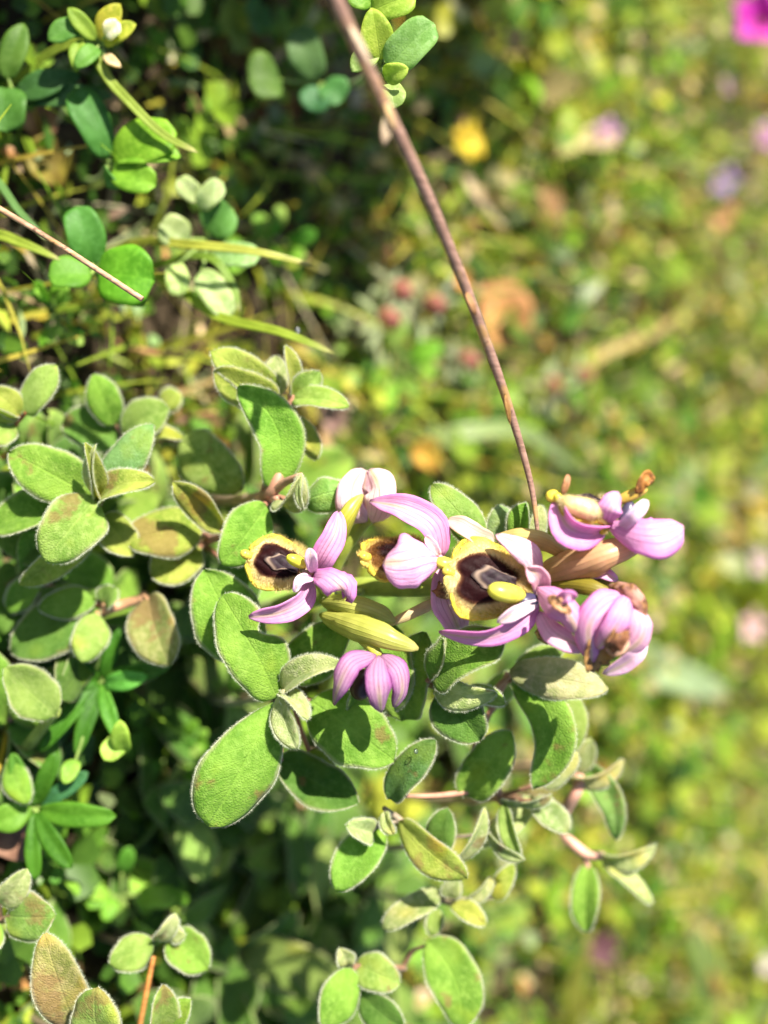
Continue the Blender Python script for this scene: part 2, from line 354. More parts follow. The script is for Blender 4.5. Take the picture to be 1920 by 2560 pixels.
def strips_vf(base, az, length, wid, el0, droop, seg=5, side=.25):
    n = len(base); V = np.empty((n, seg + 1, 2, 3)); p = base.copy(); e = el0.copy(); a = az.copy(); da = rng.normal(0, side, n)
    for k in range(seg + 1):
        d = np.stack([np.cos(a) * np.cos(e), np.sin(a) * np.cos(e), np.sin(e)], 1); s = np.stack([-np.sin(a), np.cos(a), np.zeros(n)], 1)
        w_ = (wid * (1 - (k / seg) ** 2 * .92))[:, None] / 2
        V[:, k, 0] = p - s * w_; V[:, k, 1] = p + s * w_
        p = p + d * (length / seg)[:, None]; e = e - droop / seg; a = a + da / seg
    q = np.array([(2 * k, 2 * k + 1, 2 * k + 3, 2 * k + 2) for k in range(seg)])
    F = (np.arange(n)[:, None, None] * (2 * seg + 2) + q[None]).reshape(-1, 4)
    return V.reshape(-1, 3), F
PAL = {'deep': (.045, .115, .014), 'mid': (.09, .19, .020), 'bright': (.20, .33, .026), 'lime': (.34, .40, .04), 'yellow': (.48, .40, .06), 'grey': (.22, .29, .13), 'tan': (.46, .36, .18), 'pale': (.50, .46, .28), 'rust': (.30, .13, .045), 'brown': (.13, .075, .035), 'red': (.22, .07, .05)}
def colors(n, names, wts, rep, jit=.16):
    w_ = np.array(wts, float); k = rng.choice(len(names), n, p=w_ / w_.sum()); c = np.array([PAL[a] for a in names])[k]
    c = c * np.exp(rng.normal(0, jit, (n, 1))) * np.exp(rng.normal(0, jit * .4, (n, 3)))
    return np.repeat(np.clip(c, 0, .8), rep, axis=0)
def stuff(name, parts, mat, label, cat):
    V = []; F = []; C = []; o = 0
    for v, f, c in parts: V.append(v); F.append(f + o); C.append(c); o += len(v)
    ob = mk(name, np.concatenate(V), np.concatenate(F), mat, None, col=np.concatenate(C), smooth=False)
    return tag(ob, label, cat, kind='stuff')
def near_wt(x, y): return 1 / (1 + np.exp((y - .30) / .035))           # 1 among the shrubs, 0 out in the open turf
# small oval leaves of the turf
parts = []
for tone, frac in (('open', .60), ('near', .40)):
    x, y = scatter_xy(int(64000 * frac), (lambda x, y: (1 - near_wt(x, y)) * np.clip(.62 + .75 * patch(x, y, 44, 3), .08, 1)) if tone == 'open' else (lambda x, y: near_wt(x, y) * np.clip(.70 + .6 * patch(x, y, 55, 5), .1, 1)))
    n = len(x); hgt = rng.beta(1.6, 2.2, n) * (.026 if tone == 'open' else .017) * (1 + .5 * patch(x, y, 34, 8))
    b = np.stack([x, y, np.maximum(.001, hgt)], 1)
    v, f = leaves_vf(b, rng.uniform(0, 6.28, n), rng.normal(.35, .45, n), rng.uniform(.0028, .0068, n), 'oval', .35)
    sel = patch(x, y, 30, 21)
    ca = colors(n, ['deep', 'mid', 'bright', 'lime', 'yellow', 'grey', 'tan', 'rust'], (3, 5, 6, 5, 1.5, 2, 3.5, 1.6) if tone == 'open' else (8, 7, 3, .6, .2, .7, .4, .4), 7)  # near mix: darker plants among the shrubs, plus shade put into the colour
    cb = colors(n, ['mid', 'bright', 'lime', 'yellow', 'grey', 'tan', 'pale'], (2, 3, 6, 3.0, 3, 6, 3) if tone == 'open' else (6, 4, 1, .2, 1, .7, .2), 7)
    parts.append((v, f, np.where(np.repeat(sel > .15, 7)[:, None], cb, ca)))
x, y = scatter_xy(9000, lambda x, y: (1 - near_wt(x, y + .02)) * np.clip(-.15 + .9 * patch(x, y, 22, 61) + .5 * (1 - near_wt(x, y)) * np.clip(x * 5, -.5, 1), 0, 1)); n = len(x)
v, f = leaves_vf(np.stack([x, y, rng.uniform(.006, .028, n)], 1), rng.uniform(0, 6.28, n), rng.normal(.55, .4, n), rng.uniform(.007, .015, n), 'oval', .35)
parts.append((v, f, colors(n, ['bright', 'lime', 'yellow', 'mid', 'grey', 'tan', 'pale'], (4, 7, 2, 3, 2, 2, 1), 7)))
stuff('turf_leaves', parts, 'cover', 'mass of tiny yellow-green leaves carpeting the ground behind the orchid', 'ground cover')
# three-leaved clover, low in the turf
x, y = scatter_xy(4200, lambda x, y: np.clip(.30 + .75 * patch(x, y, 26, 14), 0, 1)); n = len(x); hgt = rng.uniform(.004, .024, n)
parts = []; a0 = rng.uniform(0, 6.28, n); sz = rng.uniform(.0045, .0085, n); cc = colors(n, ['deep', 'mid', 'bright', 'lime'], (3, 6, 6, 2.5), 7)
for k in range(3):
    v, f = leaves_vf(np.stack([x, y, hgt], 1), a0 + k * 2.09 + rng.normal(0, .15, n), rng.normal(.18, .25, n), sz, 'round', .3, .25); parts.append((v, f, cc))
stuff('clover', parts, 'cover', 'low three-leaved clover scattered thickly through the turf', 'clover')
# grass
parts = []
for cnt, names, wts, hl, el in ((9000, ['mid', 'bright', 'lime', 'yellow'], (2, 4, 7, 3), (.018, .055), 1.05), (8500, ['tan', 'pale', 'yellow', 'brown'], (5, 4, 3, 2), (.015, .05), .45)):
    x, y = scatter_xy(cnt, lambda x, y: np.clip(.25 + .75 * (1 - near_wt(x, y)), 0, 1) * np.clip(.6 + .6 * patch(x, y, 20, 33), .1, 1)); n = len(x)
    v, f = strips_vf(np.stack([x, y, np.zeros(n)], 1), rng.uniform(0, 6.28, n), rng.uniform(*hl, n), rng.uniform(.0006, .0018, n), rng.normal(el, .3, n), rng.uniform(.2, 1.8, n))
    parts.append((v, f, colors(n, names, wts, 12)))
stuff('grass', parts, 'cover', 'fine green and straw-coloured grass growing through the turf', 'grass')
# thread leaves of moss and dry thatch
x, y = scatter_xy(14000, lambda x, y: np.clip(.45 + .5 * patch(x, y, 45, 41), 0, 1)); n = len(x)
v, f = leaves_vf(np.stack([x, y, rng.uniform(0, .012, n)], 1), rng.uniform(0, 6.28, n), rng.normal(.5, .5, n), rng.uniform(.004, .010, n), 'thin', .2)
stuff('thatch', [(v, f, colors(n, ['grey', 'tan', 'brown', 'lime', 'rust', 'mid'], (4, 4, 4, 3, 1, 4), 7))], 'straw', 'dry thatch and thread-like stalks matted over the dark soil', 'thatch')
# ------------------------------------------------------------------ the orchid
PINK = (.70, .30, .58); PALE = (.80, .60, .68); MAUVE = (.58, .26, .56); DEEP = (.72, .25, .62)
OL = 'sawfly-type orchid'
orch_root = G(560, 1555)
orchid = thing('orchid', 'pink orchid spike with furry yellow and maroon lips rising among fuzzy leaves', 'orchid', orch_root)
stem_path = [orch_root - [0, 0, .003], P(690, 1520, .262), P(790, 1490, .248), P(900, 1468, .239), P(1050, 1470, .231), P(1200, 1452, .226), P(1340, 1440, .222), P(1450, 1432, .2195)]
tb = Tubes().add(stem_path, [.0022, .0021, .0020, .0019, .0017, .0015, .0012, .0009], 10, 60)
tb.build('stem', 'stem', orchid, (.27, .34, .05))
def sepal(par, pts, wpx, color=PINK, hint=None, roll=0., cup=.35, fold=0., prof=(.42, .5), name='sepal', mat='sepal', **kw):
    ctrl = [P(*p) for p in pts]; d = np.mean([p[2] for p in pts]); ax = nrm(ctrl[-1] - ctrl[0])
    h = -FW if hint is None else nrm(hint); n = rot(nrm(h - ax * np.dot(h, ax)), ax, roll)
    kw.setdefault('nu', 16); kw.setdefault('nv', 12); kw.setdefault('wave', .11); kw.setdefault('rag', .03); kw.setdefault('thick', .0004)
    return blade(name, ctrl, MM(wpx, d) / 2, n, mat, par, color, prof=prof, cup=cup, fold=fold, minw=.12, **kw)
def flower(ov, radii, color=(.36, .40, .06), label=None):
    """the ovary carries the flower's other pieces"""
    o = Tubes().add([P(*p) for p in ov], [MM(r_) for r_ in radii], 10, 16).build('flower', 'stem', orchid, color)
    if label: o['label'] = label
    return o
def labellum(par, base, apex, N, wid, h, hairs=1500, brown=False, seed=1, patch_c=.55, hairlen=.0010):
    base = P(*base); apex = P(*apex); L = np.linalg.norm(apex - base); ax = (apex - base) / L; N = nrm(N - ax * np.dot(N, ax)); S = np.cross(N, ax)
    ns, ntt = 80, 66; s = np.linspace(0, 1, ns); t = np.linspace(-1, 1, ntt); SS, TT = np.meshgrid(s, t, indexing='ij')
    hw = np.interp(s, [0, .1, .25, .42, .62, .78, .9, .97, 1], [.40, .55, .74, .88, 1.0, .98, .84, .60, .42]) * wid / 2
    r_ = np.random.default_rng(seed); p = r_.uniform(0, 6.28, 6)
    dome = (1 - np.abs(TT) ** 2.4) * np.clip(np.sin(np.pi * np.clip(SS * .86 + .12, 0, 1)), 0, 1) ** .55
    Z = h * dome
    Z += h * .34 * np.exp(-((SS - .22) / .13) ** 2 - ((np.abs(TT) - .66) / .22) ** 2)              # the two furry shoulders
    fl = np.clip((np.abs(TT) - .70) / .30, 0, 1) ** 1.6 + np.clip((SS - .84) / .16, 0, 1) ** 1.6
    Z += h * .42 * np.clip(fl, 0, 1.1) * (SS > .12)                                                 # turned-up yellow margin
    Z += h * .035 * np.sin(21 * SS + p[0] + 4 * TT) * np.sin(17 * TT + p[1]) + h * .07 * np.sin(8 * TT + p[2]) * np.clip(SS - .7, 0, 1) * 3
    along = L * (SS + .03 * np.sin(9 * TT + p[3]) * SS ** 2 - .10 * SS ** 3 * TT ** 2)
    Pg = base + along[..., None] * ax + (TT * hw[:, None])[..., None] * S + (Z - h * .55)[..., None] * N
    V, F, n = shell(Pg, .0006, N)
    wob = .07 * np.sin(9 * TT + p[4]) + .06 * np.sin(13 * SS + p[5])
    q = (np.abs((SS - patch_c) / .31) ** 3 + np.abs(TT / .56) ** 3) ** (1 / 3) + wob
    yel = np.array([.66, .53, .06]); cream = np.array([.74, .58, .26]); mar = np.array([.015, .0018, .0025]); brn = np.array([.20, .085, .02]) if brown else np.array([.10, .035, .018])
    def ss(a, b, x): k = np.clip((x - a) / (b - a), 0, 1); return (k * k * (3 - 2 * k))[..., None]
    C = yel + (cream - yel) * (1 - ss(1.15, 1.7, q)) * (.55 if brown else 1)
    C = brn + (C - brn) * ss(.98, 1.14, q)
    stk = .82 + .30 * np.abs(np.sin(60 * TT + 9 * np.sin(7 * SS + p[0]))) * np.abs(np.sin(41 * SS + 3 * np.sin(9 * TT))) 
    C = C * stk[..., None]
    C = mar + (C - mar) * ss(.86, 1.0, q) if not brown else (mar + (C - mar) * ss(.35, .95, q))
    ob = mk('labellum', V, F, 'lip', par, col=np.concatenate([C.reshape(-1, 3)] * 2))
    # shiny mirror mark with a pale outline, and the dark cushion round it
    ga, gb = 44, 40; s2 = np.linspace(.22, .76, ga); t2 = np.linspace(-.42, .42, gb); A, B = np.meshgrid(s2, t2, indexing='ij')
    ii = A * (ns - 1); jj = (B + 1) / 2 * (ntt - 1); i0 = np.clip(ii.astype(int), 0, ns - 2); j0 = np.clip(jj.astype(int), 0, ntt - 2); fi = (ii - i0)[..., None]; fj = (jj - j0)[..., None]
    def samp(Q): return Q[i0, j0] * (1 - fi) * (1 - fj) + Q[i0 + 1, j0] * fi * (1 - fj) + Q[i0, j0 + 1] * (1 - fi) * fj + Q[i0 + 1, j0 + 1] * fi * fj
    al = (A - .22) / .47; e = np.maximum(al - .13 * np.cos(B * 12) + .10, np.abs(B) / (.20 + .11 * np.clip(al, 0, 1)))
    Qm = samp(Pg) + samp(n) * (.00048 + .0004 * np.clip(1 - e, 0, .3))[..., None]
    mc = np.array([.024, .015, .020]); pale = np.array([.24, .17, .13])
    band = np.exp(-((e - .90) / .06) ** 2)[..., None]
    MC = mc * (.75 + .6 * np.clip(np.sin(e * 19), 0, 1)[..., None]) * (1 - band) + pale * band
    v2, f2, _ = shell(Qm, .0002, N); ef = np.concatenate([e.ravel(), e.ravel()]); f2 = [f for f in f2 if max(ef[list(f)]) < 1.03]
    if not brown: mk('speculum', v2, f2, 'mirror', par, col=np.concatenate([MC.reshape(-1, 3)] * 2))
    # the pelt: short hairs over lip and rim, longest at the shoulders
    k = hairs; a = rng.uniform(.03, .99, k); b = rng.uniform(-.98, .98, k)
    i0 = (a * (ns - 1)).astype(int); j0 = ((b + 1) / 2 * (ntt - 1)).astype(int)
    keep = (q[i0, j0] > .9) | (rng.random(k) < (.9 if brown else .12)); i0, j0 = i0[keep], j0[keep]; k = len(i0)
    d = n[i0, j0] * .9 + (-.2 * ax + .45 * np.sign(TT[i0, j0])[:, None] * S) + rng.normal(0, .35, (k, 3)); d /= np.linalg.norm(d, axis=1, keepdims=True)
    sh = np.exp(-((SS[i0, j0] - .25) / .2) ** 2)
    hv, hf = hair_vf(Pg[i0, j0] + n[i0, j0] * .0003 + rng.normal(0, .00012, (k, 3)), d, hairlen * (.5 + .8 * sh) * rng.uniform(.6, 1.2, k), .00007)
    pw = np.clip((q[i0, j0] - .98) / .2, 0, 1)[:, None] * .5; hc = C[i0, j0] * (1 - pw) + np.array([.80, .68, .42] if not brown else [.60, .40, .14]) * pw
    x = mk('pelt', hv, hf, 'lip_hair', par, col=np.repeat(hc, 3, axis=0)); x['kind'] = 'stuff'
    # horn at the tip of the lip
    tip = Pg[-1, ntt // 2] - N * .0002
    tv, tf = tube_vf([tip - ax * .0012, tip - ax * .0001 + N * .0004, tip + ax * .0003 + N * .0011], [.0008, .0009, .0006], 8, 8)
    mk('appendage', tv, tf, 'column', par, (.58, .47, .05))
    return Pg, n, ax, N, S
def blob(name, par, ctr, axis, ln, rad, color, mat='column', hint=None, flat=.8, prof=None):
    ax = nrm(axis); n = nrm(np.cross(ax, [.3, .2, .9])); s = np.cross(ax, n); V = []; a, b = 13, 12
    for i in range(a):
        u_ = i / (a - 1); z = -math.cos(math.pi * u_); rr = math.sin(math.pi * u_) ** .8 * (1 if prof is None else np.interp(u_, np.linspace(0, 1, len(prof)), prof))
        for k in range(b):
            q = 6.2832 * k / b; V.append(ctr + ax * z * ln / 2 + (n * math.cos(q) * flat + s * math.sin(q)) * rr * rad)
    F = [(i * b + k, i * b + (k + 1) % b, (i + 1) * b + (k + 1) % b, (i + 1) * b + k) for i in range(a - 1) for k in range(b)]
    return mk(name, V, F, mat, par, color)
BK = -FW
# flower C: the widest open one, facing the viewer
fc = flower([(1290, 1452, .2235), (1340, 1470, .2215), (1352, 1478, .218)], [11, 15, 11], (.42, .40, .10), 'fully open flower with big square yellow-rimmed maroon lip and mirror mark')
lipC = labellum(fc, (1330, 1474, .2165), (1112, 1428, .2155), BK + .25 * UP + .1 * RT, MM(218, .215), .0038, 9000, seed=3)
blob('column', fc, P(1268, 1482, .2105), P(1330, 1490, .2135) - P(1245, 1474, .2095), MM(108), MM(30), (.62, .60, .06), prof=[1, 1.05, 1, .9, .8])
blob('stigma', fc, P(1318, 1500, .2125), P(1345, 1500, .214) - P(1290, 1505, .2115), MM(62), MM(22), (.045, .04, .075), prof=[.7, 1, 1, 1, 1])
sepal(fc, [(1345, 1470, .2155), (1335, 1400, .2125), (1296, 1362, .212), (1240, 1336, .214)], 62, PALE, roll=25, cup=-.3)
sepal(fc, [(1350, 1480, .2155), (1345, 1440, .211), (1318, 1418, .2095)], 52, (.80, .55, .58), name='petal', cup=.5)
sepal(fc, [(1345, 1500, .2145), (1300, 1555, .212), (1210, 1592, .2125), (1098, 1580, .216)], 56, PINK, roll=-28, cup=.4)
sepal(fc, [(1345, 1505, .2125), (1290, 1530, .210), (1243, 1556, .2105)], 34, (.82, .74, .74), name='petal', roll=-10, cup=.5)
sepal(fc, [(1342, 1470, .213), (1385, 1500, .2065), (1420, 1535, .205), (1447, 1588, .2065)], 78, (.72, .30, .58), cup=-.55, fold=-.15, wave=.16, ripple=.1)
sepal(fc, [(1372, 1492, .2055), (1400, 1512, .2035), (1428, 1532, .2035)], 30, (.55, .30, .16), name='withered_streak', mat='withered', cup=.4, ripple=.3)
sepal(fc, [(1395, 1500, .2045), (1420, 1490, .2025), (1436, 1496, .204)], 30, PINK, name='sepal_fold', cup=.6)
# flower B: seen from its side, back sepal hooding the lip
fb = flower([(1120, 1440, .2265), (1115, 1415, .2235), (1105, 1400, .2205)], [10, 15, 12], (.55, .52, .06), 'side-on flower with brown furry lip under a striped pink hood')
labellum(fb, (1075, 1385, .2235), (900, 1400, .2175), BK * .8 + .45 * UP - .35 * RT, MM(138, .22), 0.0046, 9000, brown=True, seed=8, patch_c=.58, hairlen=.0011)
sepal(fb, [(1108, 1395, .2195), (1060, 1392, .2125), (1005, 1404, .2115), (958, 1408, .2130)], 132, (.78, .44, .68), cup=-.45, prof=(.55, .36), hint=BK + .15 * UP)
sepal(fb, [(1103, 1392, .221), (1080, 1315, .2185), (1010, 1272, .2185), (925, 1254, .222)], 78, (.70, .32, .57), roll=20, cup=.45, prof=(.5, .7))
sepal(fb, [(1104, 1420, .222), (1112, 1490, .221), (1135, 1545, .2205), (1152, 1592, .2225)], 82, (.78, .50, .60), roll=-15, cup=.3, wave=.14)
sepal(fb, [(1085, 1460, .2215), (1105, 1478, .2195), (1132, 1490, .219)], 34, (.38, .2, .08), name='withered_streak', mat='withered', cup=.3, ripple=.3)
sepal(fb, [(1098, 1388, .2165), (1080, 1362, .2155), (1064, 1340, .2165)], 24, (.80, .62, .60), name='petal', cup=.6)
blob('column', fb, P(1112, 1408, .2165), P(1080, 1400, .216) - P(1120, 1408, .217), MM(48), MM(20), (.60, .56, .06))
# flower A: open, lip toward the roots
fa = flower([(905, 1478, .2365), (850, 1497, .231), (805, 1466, .2275), (784, 1442, .225)], [10, 14, 14, 10], (.30, .36, .05), 'open flower whose small yellow lip has a glossy dark centre, lowest on the spike')
labellum(fa, (778, 1432, .2255), (616, 1388, .2245), BK + .30 * UP - .1 * RT, MM(148, .225), .0034, 7000, seed=12, patch_c=.52)
blob('column', fa, P(742, 1403, .2195), P(785, 1425, .2225) - P(722, 1395, .219), MM(62), MM(19), (.62, .58, .04))
blob('stigma', fa, P(768, 1428, .2215), P(790, 1435, .223) - P(750, 1425, .221), MM(40), MM(14), (.25, .18, .10))
sepal(fa, [(784, 1432, .224), (808, 1385, .2205), (838, 1330, .220), (846, 1280, .2225)], 66, (.70, .33, .60), roll=15, cup=.4, prof=(.45, .62))
sepal(fa, [(780, 1436, .2225), (815, 1440, .217), (850, 1466, .2155), (866, 1492, .218)], 80, (.66, .27, .58), cup=-.4, prof=(.6, .3), wave=.28, ripple=.12, roll=-12)
sepal(fa, [(778, 1448, .224), (755, 1500, .2205), (700, 1530, .2195), (622, 1542, .2205)], 58, (.70, .34, .60), roll=-25, cup=.45)
sepal(fa, [(784, 1430, .2215), (778, 1395, .2175), (774, 1370, .217)], 30, (.80, .66, .76), name='petal', cup=.5)
sepal(fa, [(780, 1445, .2215), (748, 1452, .2175), (736, 1480, .2175)], 26, (.82, .72, .80), name='petal', cup=.5)
# flower D: highest, tipped toward the sky
fd = flower([(1400, 1402, .2195), (1450, 1368, .2165), (1490, 1338, .2145), (1527, 1314, .2135)], [11, 15, 14, 10], (.44, .33, .10), 'topmost flower with rounded pink sepals cupping a pale furry lip')
labellum(fd, (1524, 1292, .2115), (1392, 1256, .2100), BK * .5 + 1.0 * UP + .1 * RT, MM(118, .21), .0046, 5200, seed=23, patch_c=.50)
sepal(fd, [(1520, 1316, .2125), (1470, 1332, .2085), (1418, 1312, .2075), (1388, 1245, .2105)], 72, (.76, .32, .64), roll=-30, cup=.75)
sepal(fd, [(1520, 1312, .2115), (1590, 1336, .2065), (1650, 1340, .2055), (1709, 1318, .208)], 104, (.74, .31, .64), cup=-.35, prof=(.6, .34), roll=-8)
sepal(fd, [(1512, 1312, .211), (1525, 1276, .2065), (1548, 1232, .2075)], 66, (.74, .36, .66), name='petal', cup=-.3)
sepal(fd, [(1552, 1318, .2095), (1582, 1290, .2055), (1618, 1250, .2065)], 34, (.80, .68, .80), name='petal', cup=.6)
blob('stigma', fd, P(1566, 1282, .2105), P(1580, 1250, .211) - P(1555, 1310, .2105), MM(62), MM(16), (.06, .05, .09))
blob('column', fd, P(1578, 1238, .2105), P(1618, 1210, .210) - P(1550, 1240, .2115), MM(84), MM(15), (.52, .36, .06))
sepal(fd, [(1592, 1234, .2095), (1606, 1205, .2085), (1620, 1192, .209), (1628, 1210, .210)], 30, (.42, .18, .04), name='withered_tip', mat='withered', cup=.7, ripple=.2)
sepal(fd, [(1408, 1236, .2095), (1416, 1206, .209), (1421, 1186, .2095)], 18, (.42, .2, .10), name='withered_tip', mat='withered', cup=.3)
sh_ = blob('shoulder', fd, P(1452, 1268, .2078), P(1505, 1282, .208) - P(1400, 1252, .2078), MM(100), MM(27), (.70, .55, .22), flat=.9, prof=[.8, 1.1, .9, 1.12, 1.0, .8])
sv = np.array([v.co[:] for v in sh_.data.vertices]) + ORG[sh_.name]; si = rng.integers(0, len(sv), 2600); sb = sv[si] * .55 + sv[np.minimum(si + rng.integers(0, 14, 2600), len(sv) - 1)] * .45; sdir = sb - sv.mean(0); sdir = sdir / np.linalg.norm(sdir, axis=1, keepdims=True) + rng.normal(0, .35, sdir.shape); sdir /= np.linalg.norm(sdir, axis=1, keepdims=True)
hv, hf = hair_vf(sb, sdir, rng.uniform(.4, 1.1, 2600) * .0008, .00007); pe = mk('pelt', hv, hf, 'lip_hair', fd, col=np.repeat(np.array([[.80, .68, .36]]) * rng.uniform(.6, 1.1, (2600, 1)), 3, axis=0)); pe['kind'] = 'stuff'
blob('bead', fd, P(1383, 1240, .2105), RT, MM(36), MM(18), (.74, .60, .06))
# flower E: closed and withering
fe = flower([(1410, 1440, .2205), (1480, 1452, .2165), (1545, 1466, .2125), (1575, 1488, .2105)], [10, 14, 14, 10], (.24, .22, .04), 'closed withering flower with browned pink sepals')
sepal(fe, [(1572, 1490, .2095), (1515, 1510, .2045), (1472, 1570, .2045), (1480, 1655, .2075)], 84, (.74, .30, .62), roll=12, cup=-.5)
sepal(fe, [(1578, 1490, .2085), (1560, 1530, .2025), (1530, 1580, .2025), (1494, 1622, .2055)], 66, (.74, .30, .62), roll=-5, cup=-.5)
sepal(fe, [(1580, 1492, .2095), (1610, 1545, .2055), (1600, 1600, .2055), (1550, 1640, .2075)], 76, (.80, .46, .62), roll=-22, cup=-.5)
sepal(fe, [(1608, 1560, .2105), (1596, 1625, .2075), (1560, 1660, .2085), (1508, 1684, .2105)], 46, (.82, .60, .74), roll=-15, cup=.3)
sepal(fe, [(1560, 1500, .2105), (1520, 1580, .2075), (1490, 1640, .2075), (1488, 1676, .2095)], 74, (.34, .19, .06), name='withered_lip', mat='withered', cup=.6, ripple=.3, wave=.2)
sepal(fe, [(1556, 1570, .2035), (1542, 1600, .2025), (1520, 1620, .2045)], 44, (.22, .09, .05), name='withered_lip', mat='withered', cup=.8, ripple=.25)
sepal(fe, [(1570, 1600, .2045), (1545, 1622, .2045), (1516, 1628, .2065)], 30, (.72, .55, .30), name='petal', cup=.5)
sepal(fe, [(1520, 1462, .2125), (1570, 1470, .207), (1600, 1510, .2055), (1604, 1560, .2065)], 36, (.50, .26, .20), name='withered_cap', mat='withered', cup=-.4, ripple=.3, wave=.2)
sepal(fe, [(1450, 1442, .2165), (1500, 1432, .2135), (1545, 1452, .2125)], 34, (.76, .44, .66), roll=-30, cup=.3)
sepal(fe, [(1350, 1530, .2135), (1380, 1575, .2095), (1420, 1602, .2085), (1462, 1625, .2095)], 62, (.76, .48, .62), roll=-20, cup=-.3, name='sepal')
sepal(fe, [(1345, 1570, .2135), (1362, 1592, .2115), (1392, 1604, .2115)], 30, (.42, .34, .08), name='withered_lip', mat='withered', cup=.4, ripple=.2)
# flower F: mauve, hanging closed below its bract
ff = flower([(812, 1500, .2325), (850, 1550, .2255), (915, 1602, .2195), (948, 1642, .2175)], [9, 14, 17, 13], (.48, .46, .06), 'mauve flower hanging closed like a bell below its yellow bract')
sepal(ff, [(938, 1636, .2165), (880, 1655, .2125), (850, 1710, .2125), (834, 1762, .2155)], 58, (.38, .125, .34), roll=18, cup=-.3, prof=(.5, .8))
sepal(ff, [(948, 1640, .2155), (945, 1690, .2105), (948, 1740, .2105), (952, 1780, .2135)], 66, (.39, .13, .35), roll=-6, cup=-.35, prof=(.55, .66))
sepal(ff, [(955, 1636, .2175), (995, 1670, .2145), (1004, 1725, .2145), (985, 1768, .2165)], 56, (.37, .12, .34), roll=-25, cup=-.3, prof=(.5, .7))
sepal(ff, [(934, 1648, .2185), (926, 1680, .2165), (922, 1708, .2175)], 28, (.70, .55, .70), name='petal', cup=.3)
blob('labellum', ff, P(905, 1712, .2195), P(890, 1760, .2195) - P(920, 1680, .219), MM(80), MM(30), (.035, .012, .014), mat='column')
# flower G: pale bud
fg = flower([(835, 1440, .2395), (862, 1375, .2365), (895, 1325, .2345), (925, 1296, .2335)], [10, 16, 18, 14], (.32, .38, .05), 'pale blush bud with two closed sepals')
sepal(fg, [(915, 1305, .2325), (880, 1270, .2285), (882, 1215, .2285), (908, 1172, .2305)], 70, (.80, .60, .60), roll=12, cup=-.5)
sepal(fg, [(932, 1305, .2315), (945, 1265, .2265), (948, 1215, .2265), (926, 1172, .2295)], 82, (.84, .68, .62), roll=-12, cup=-.5)
sepal(fg, [(920, 1300, .2345), (905, 1240, .2345), (915, 1176, .2325)], 70, (.80, .58, .62), cup=.3)
def bract(pts, wpx, color, roll=0., cup=-.7, prof=(.4, .55), label=None, **kw):
    o = sepal(orchid, pts, wpx, color, roll=roll, cup=cup, prof=prof, name='bract', mat='bract', nu=20, nv=12, wave=.05, thick=.0005, **kw)
    if label: o['label'] = label
bract([(815, 1440, .2345), (838, 1370, .2285), (872, 1300, .2265), (908, 1237, .2285)], 58, (.46, .46, .06), roll=30)
bract([(800, 1505, .2305), (860, 1512, .2235), (935, 1530, .2215), (988, 1556, .2235)], 54, (.50, .53, .13))
bract([(800, 1535, .2295), (875, 1560, .2195), (960, 1590, .2155), (1046, 1622, .2165)], 66, (.50, .53, .12), roll=-10, ripple=.04)
bract([(1335, 1452, .2215), (1420, 1425, .2135), (1510, 1392, .2095), (1606, 1362, .2115)], 88, (.66, .42, .24), prof=(.25, .4), cup=-.8, label='broad peach-coloured bract')
bract([(1425, 1392, .2195), (1365, 1352, .2155), (1300, 1340, .2155), (1238, 1344, .2185)], 46, (.60, .47, .18), roll=10, prof=(.4, .5))
bract([(1350, 1462, .2205), (1420, 1458, .2145), (1480, 1466, .2115), (1545, 1488, .2115)], 44, (.27, .23, .03), roll=-20)
bract([(1235, 1350, .222), (1190, 1340, .2195), (1150, 1315, .2195), (1118, 1300, .2215)], 54, (.70, .52, .50), roll=25, cup=.5)
bract([(940, 1480, .2405), (1000, 1455, .2345), (1070, 1470, .2305)], 60, (.36, .40, .06))
bract([(1110, 1500, .2285), (1060, 1520, .2255), (1000, 1548, .2245), (972, 1562, .2255)], 26, (.66, .54, .32), prof=(.3, .6))

# ------------------------------------------------------------------ fuzzy-leaved shrub sprigs
GREEN = (.180, .335, .042); GREY = (.250, .380, .080); YEL = (.300, .370, .065); DARK = (.095, .205, .030); SILV = (.39, .46, .20)
def jitter(c, a=.1):
    k = math.exp(random.gauss(0, a)); return tuple(max(.01, x * k * math.exp(random.gauss(0, a * .35))) for x in c)
def sprig(label, node, leaves, extra=(), stemcol=(.22, .12, .07), rad=.0008, off=(0, 0), fuzz=260, group=None, name='shrub_sprig', cat='shrub', mat='fuzzy_leaf', tint=GREEN, root=None):
    nd = P(*node); rt = np.array([nd[0] + off[0], nd[1] + off[1], 0.0]) if root is None else np.asarray(root, float)
    if root is None:                                                    # the stems sprawl: they lean from below and behind the leaves
        ray = CAM + (nd - CAM) * (CAM[2] / (CAM[2] - nd[2])); rt = rt * .35 + ray * .65; rt[2] = gz(rt[0], rt[1])
    t = thing(name, label, cat, rt, group)
    path = [rt - [0, 0, .003], rt * .6 + nd * .4 + [off[0] * .25, off[1] * .2, .002], nd] + [P(*e) for e in extra]
    tb = Tubes().add(path, [rad * 1.25, rad, rad * .85, rad * .6], 8)
    samp = spline(path, 40); objs = []
    for lf in leaves:
        b, tp, wpx = lf[0], lf[1], lf[2]; kw = dict(lf[3]) if len(lf) > 3 else {}
        col = kw.pop('color', tint); B = P(*b); k = np.argmin(np.linalg.norm(samp - B, axis=1))
        if np.linalg.norm(samp[k] - B) > .0009:
            q = samp[max(0, k - 3)]; tb.add([q, (q + B) / 2 + (P(*tp) - B) * -.04, B + (P(*tp) - B) * .06], [rad * .75, rad * .55, rad * .45], 6)
        kw.setdefault('fuzz', fuzz); kw.setdefault('mat', mat)
        leaf(t, b, tp, wpx, color=jitter(col, .07), **kw)
    tb.build('stem', 'stem', t, stemcol)
    return t
K = dict
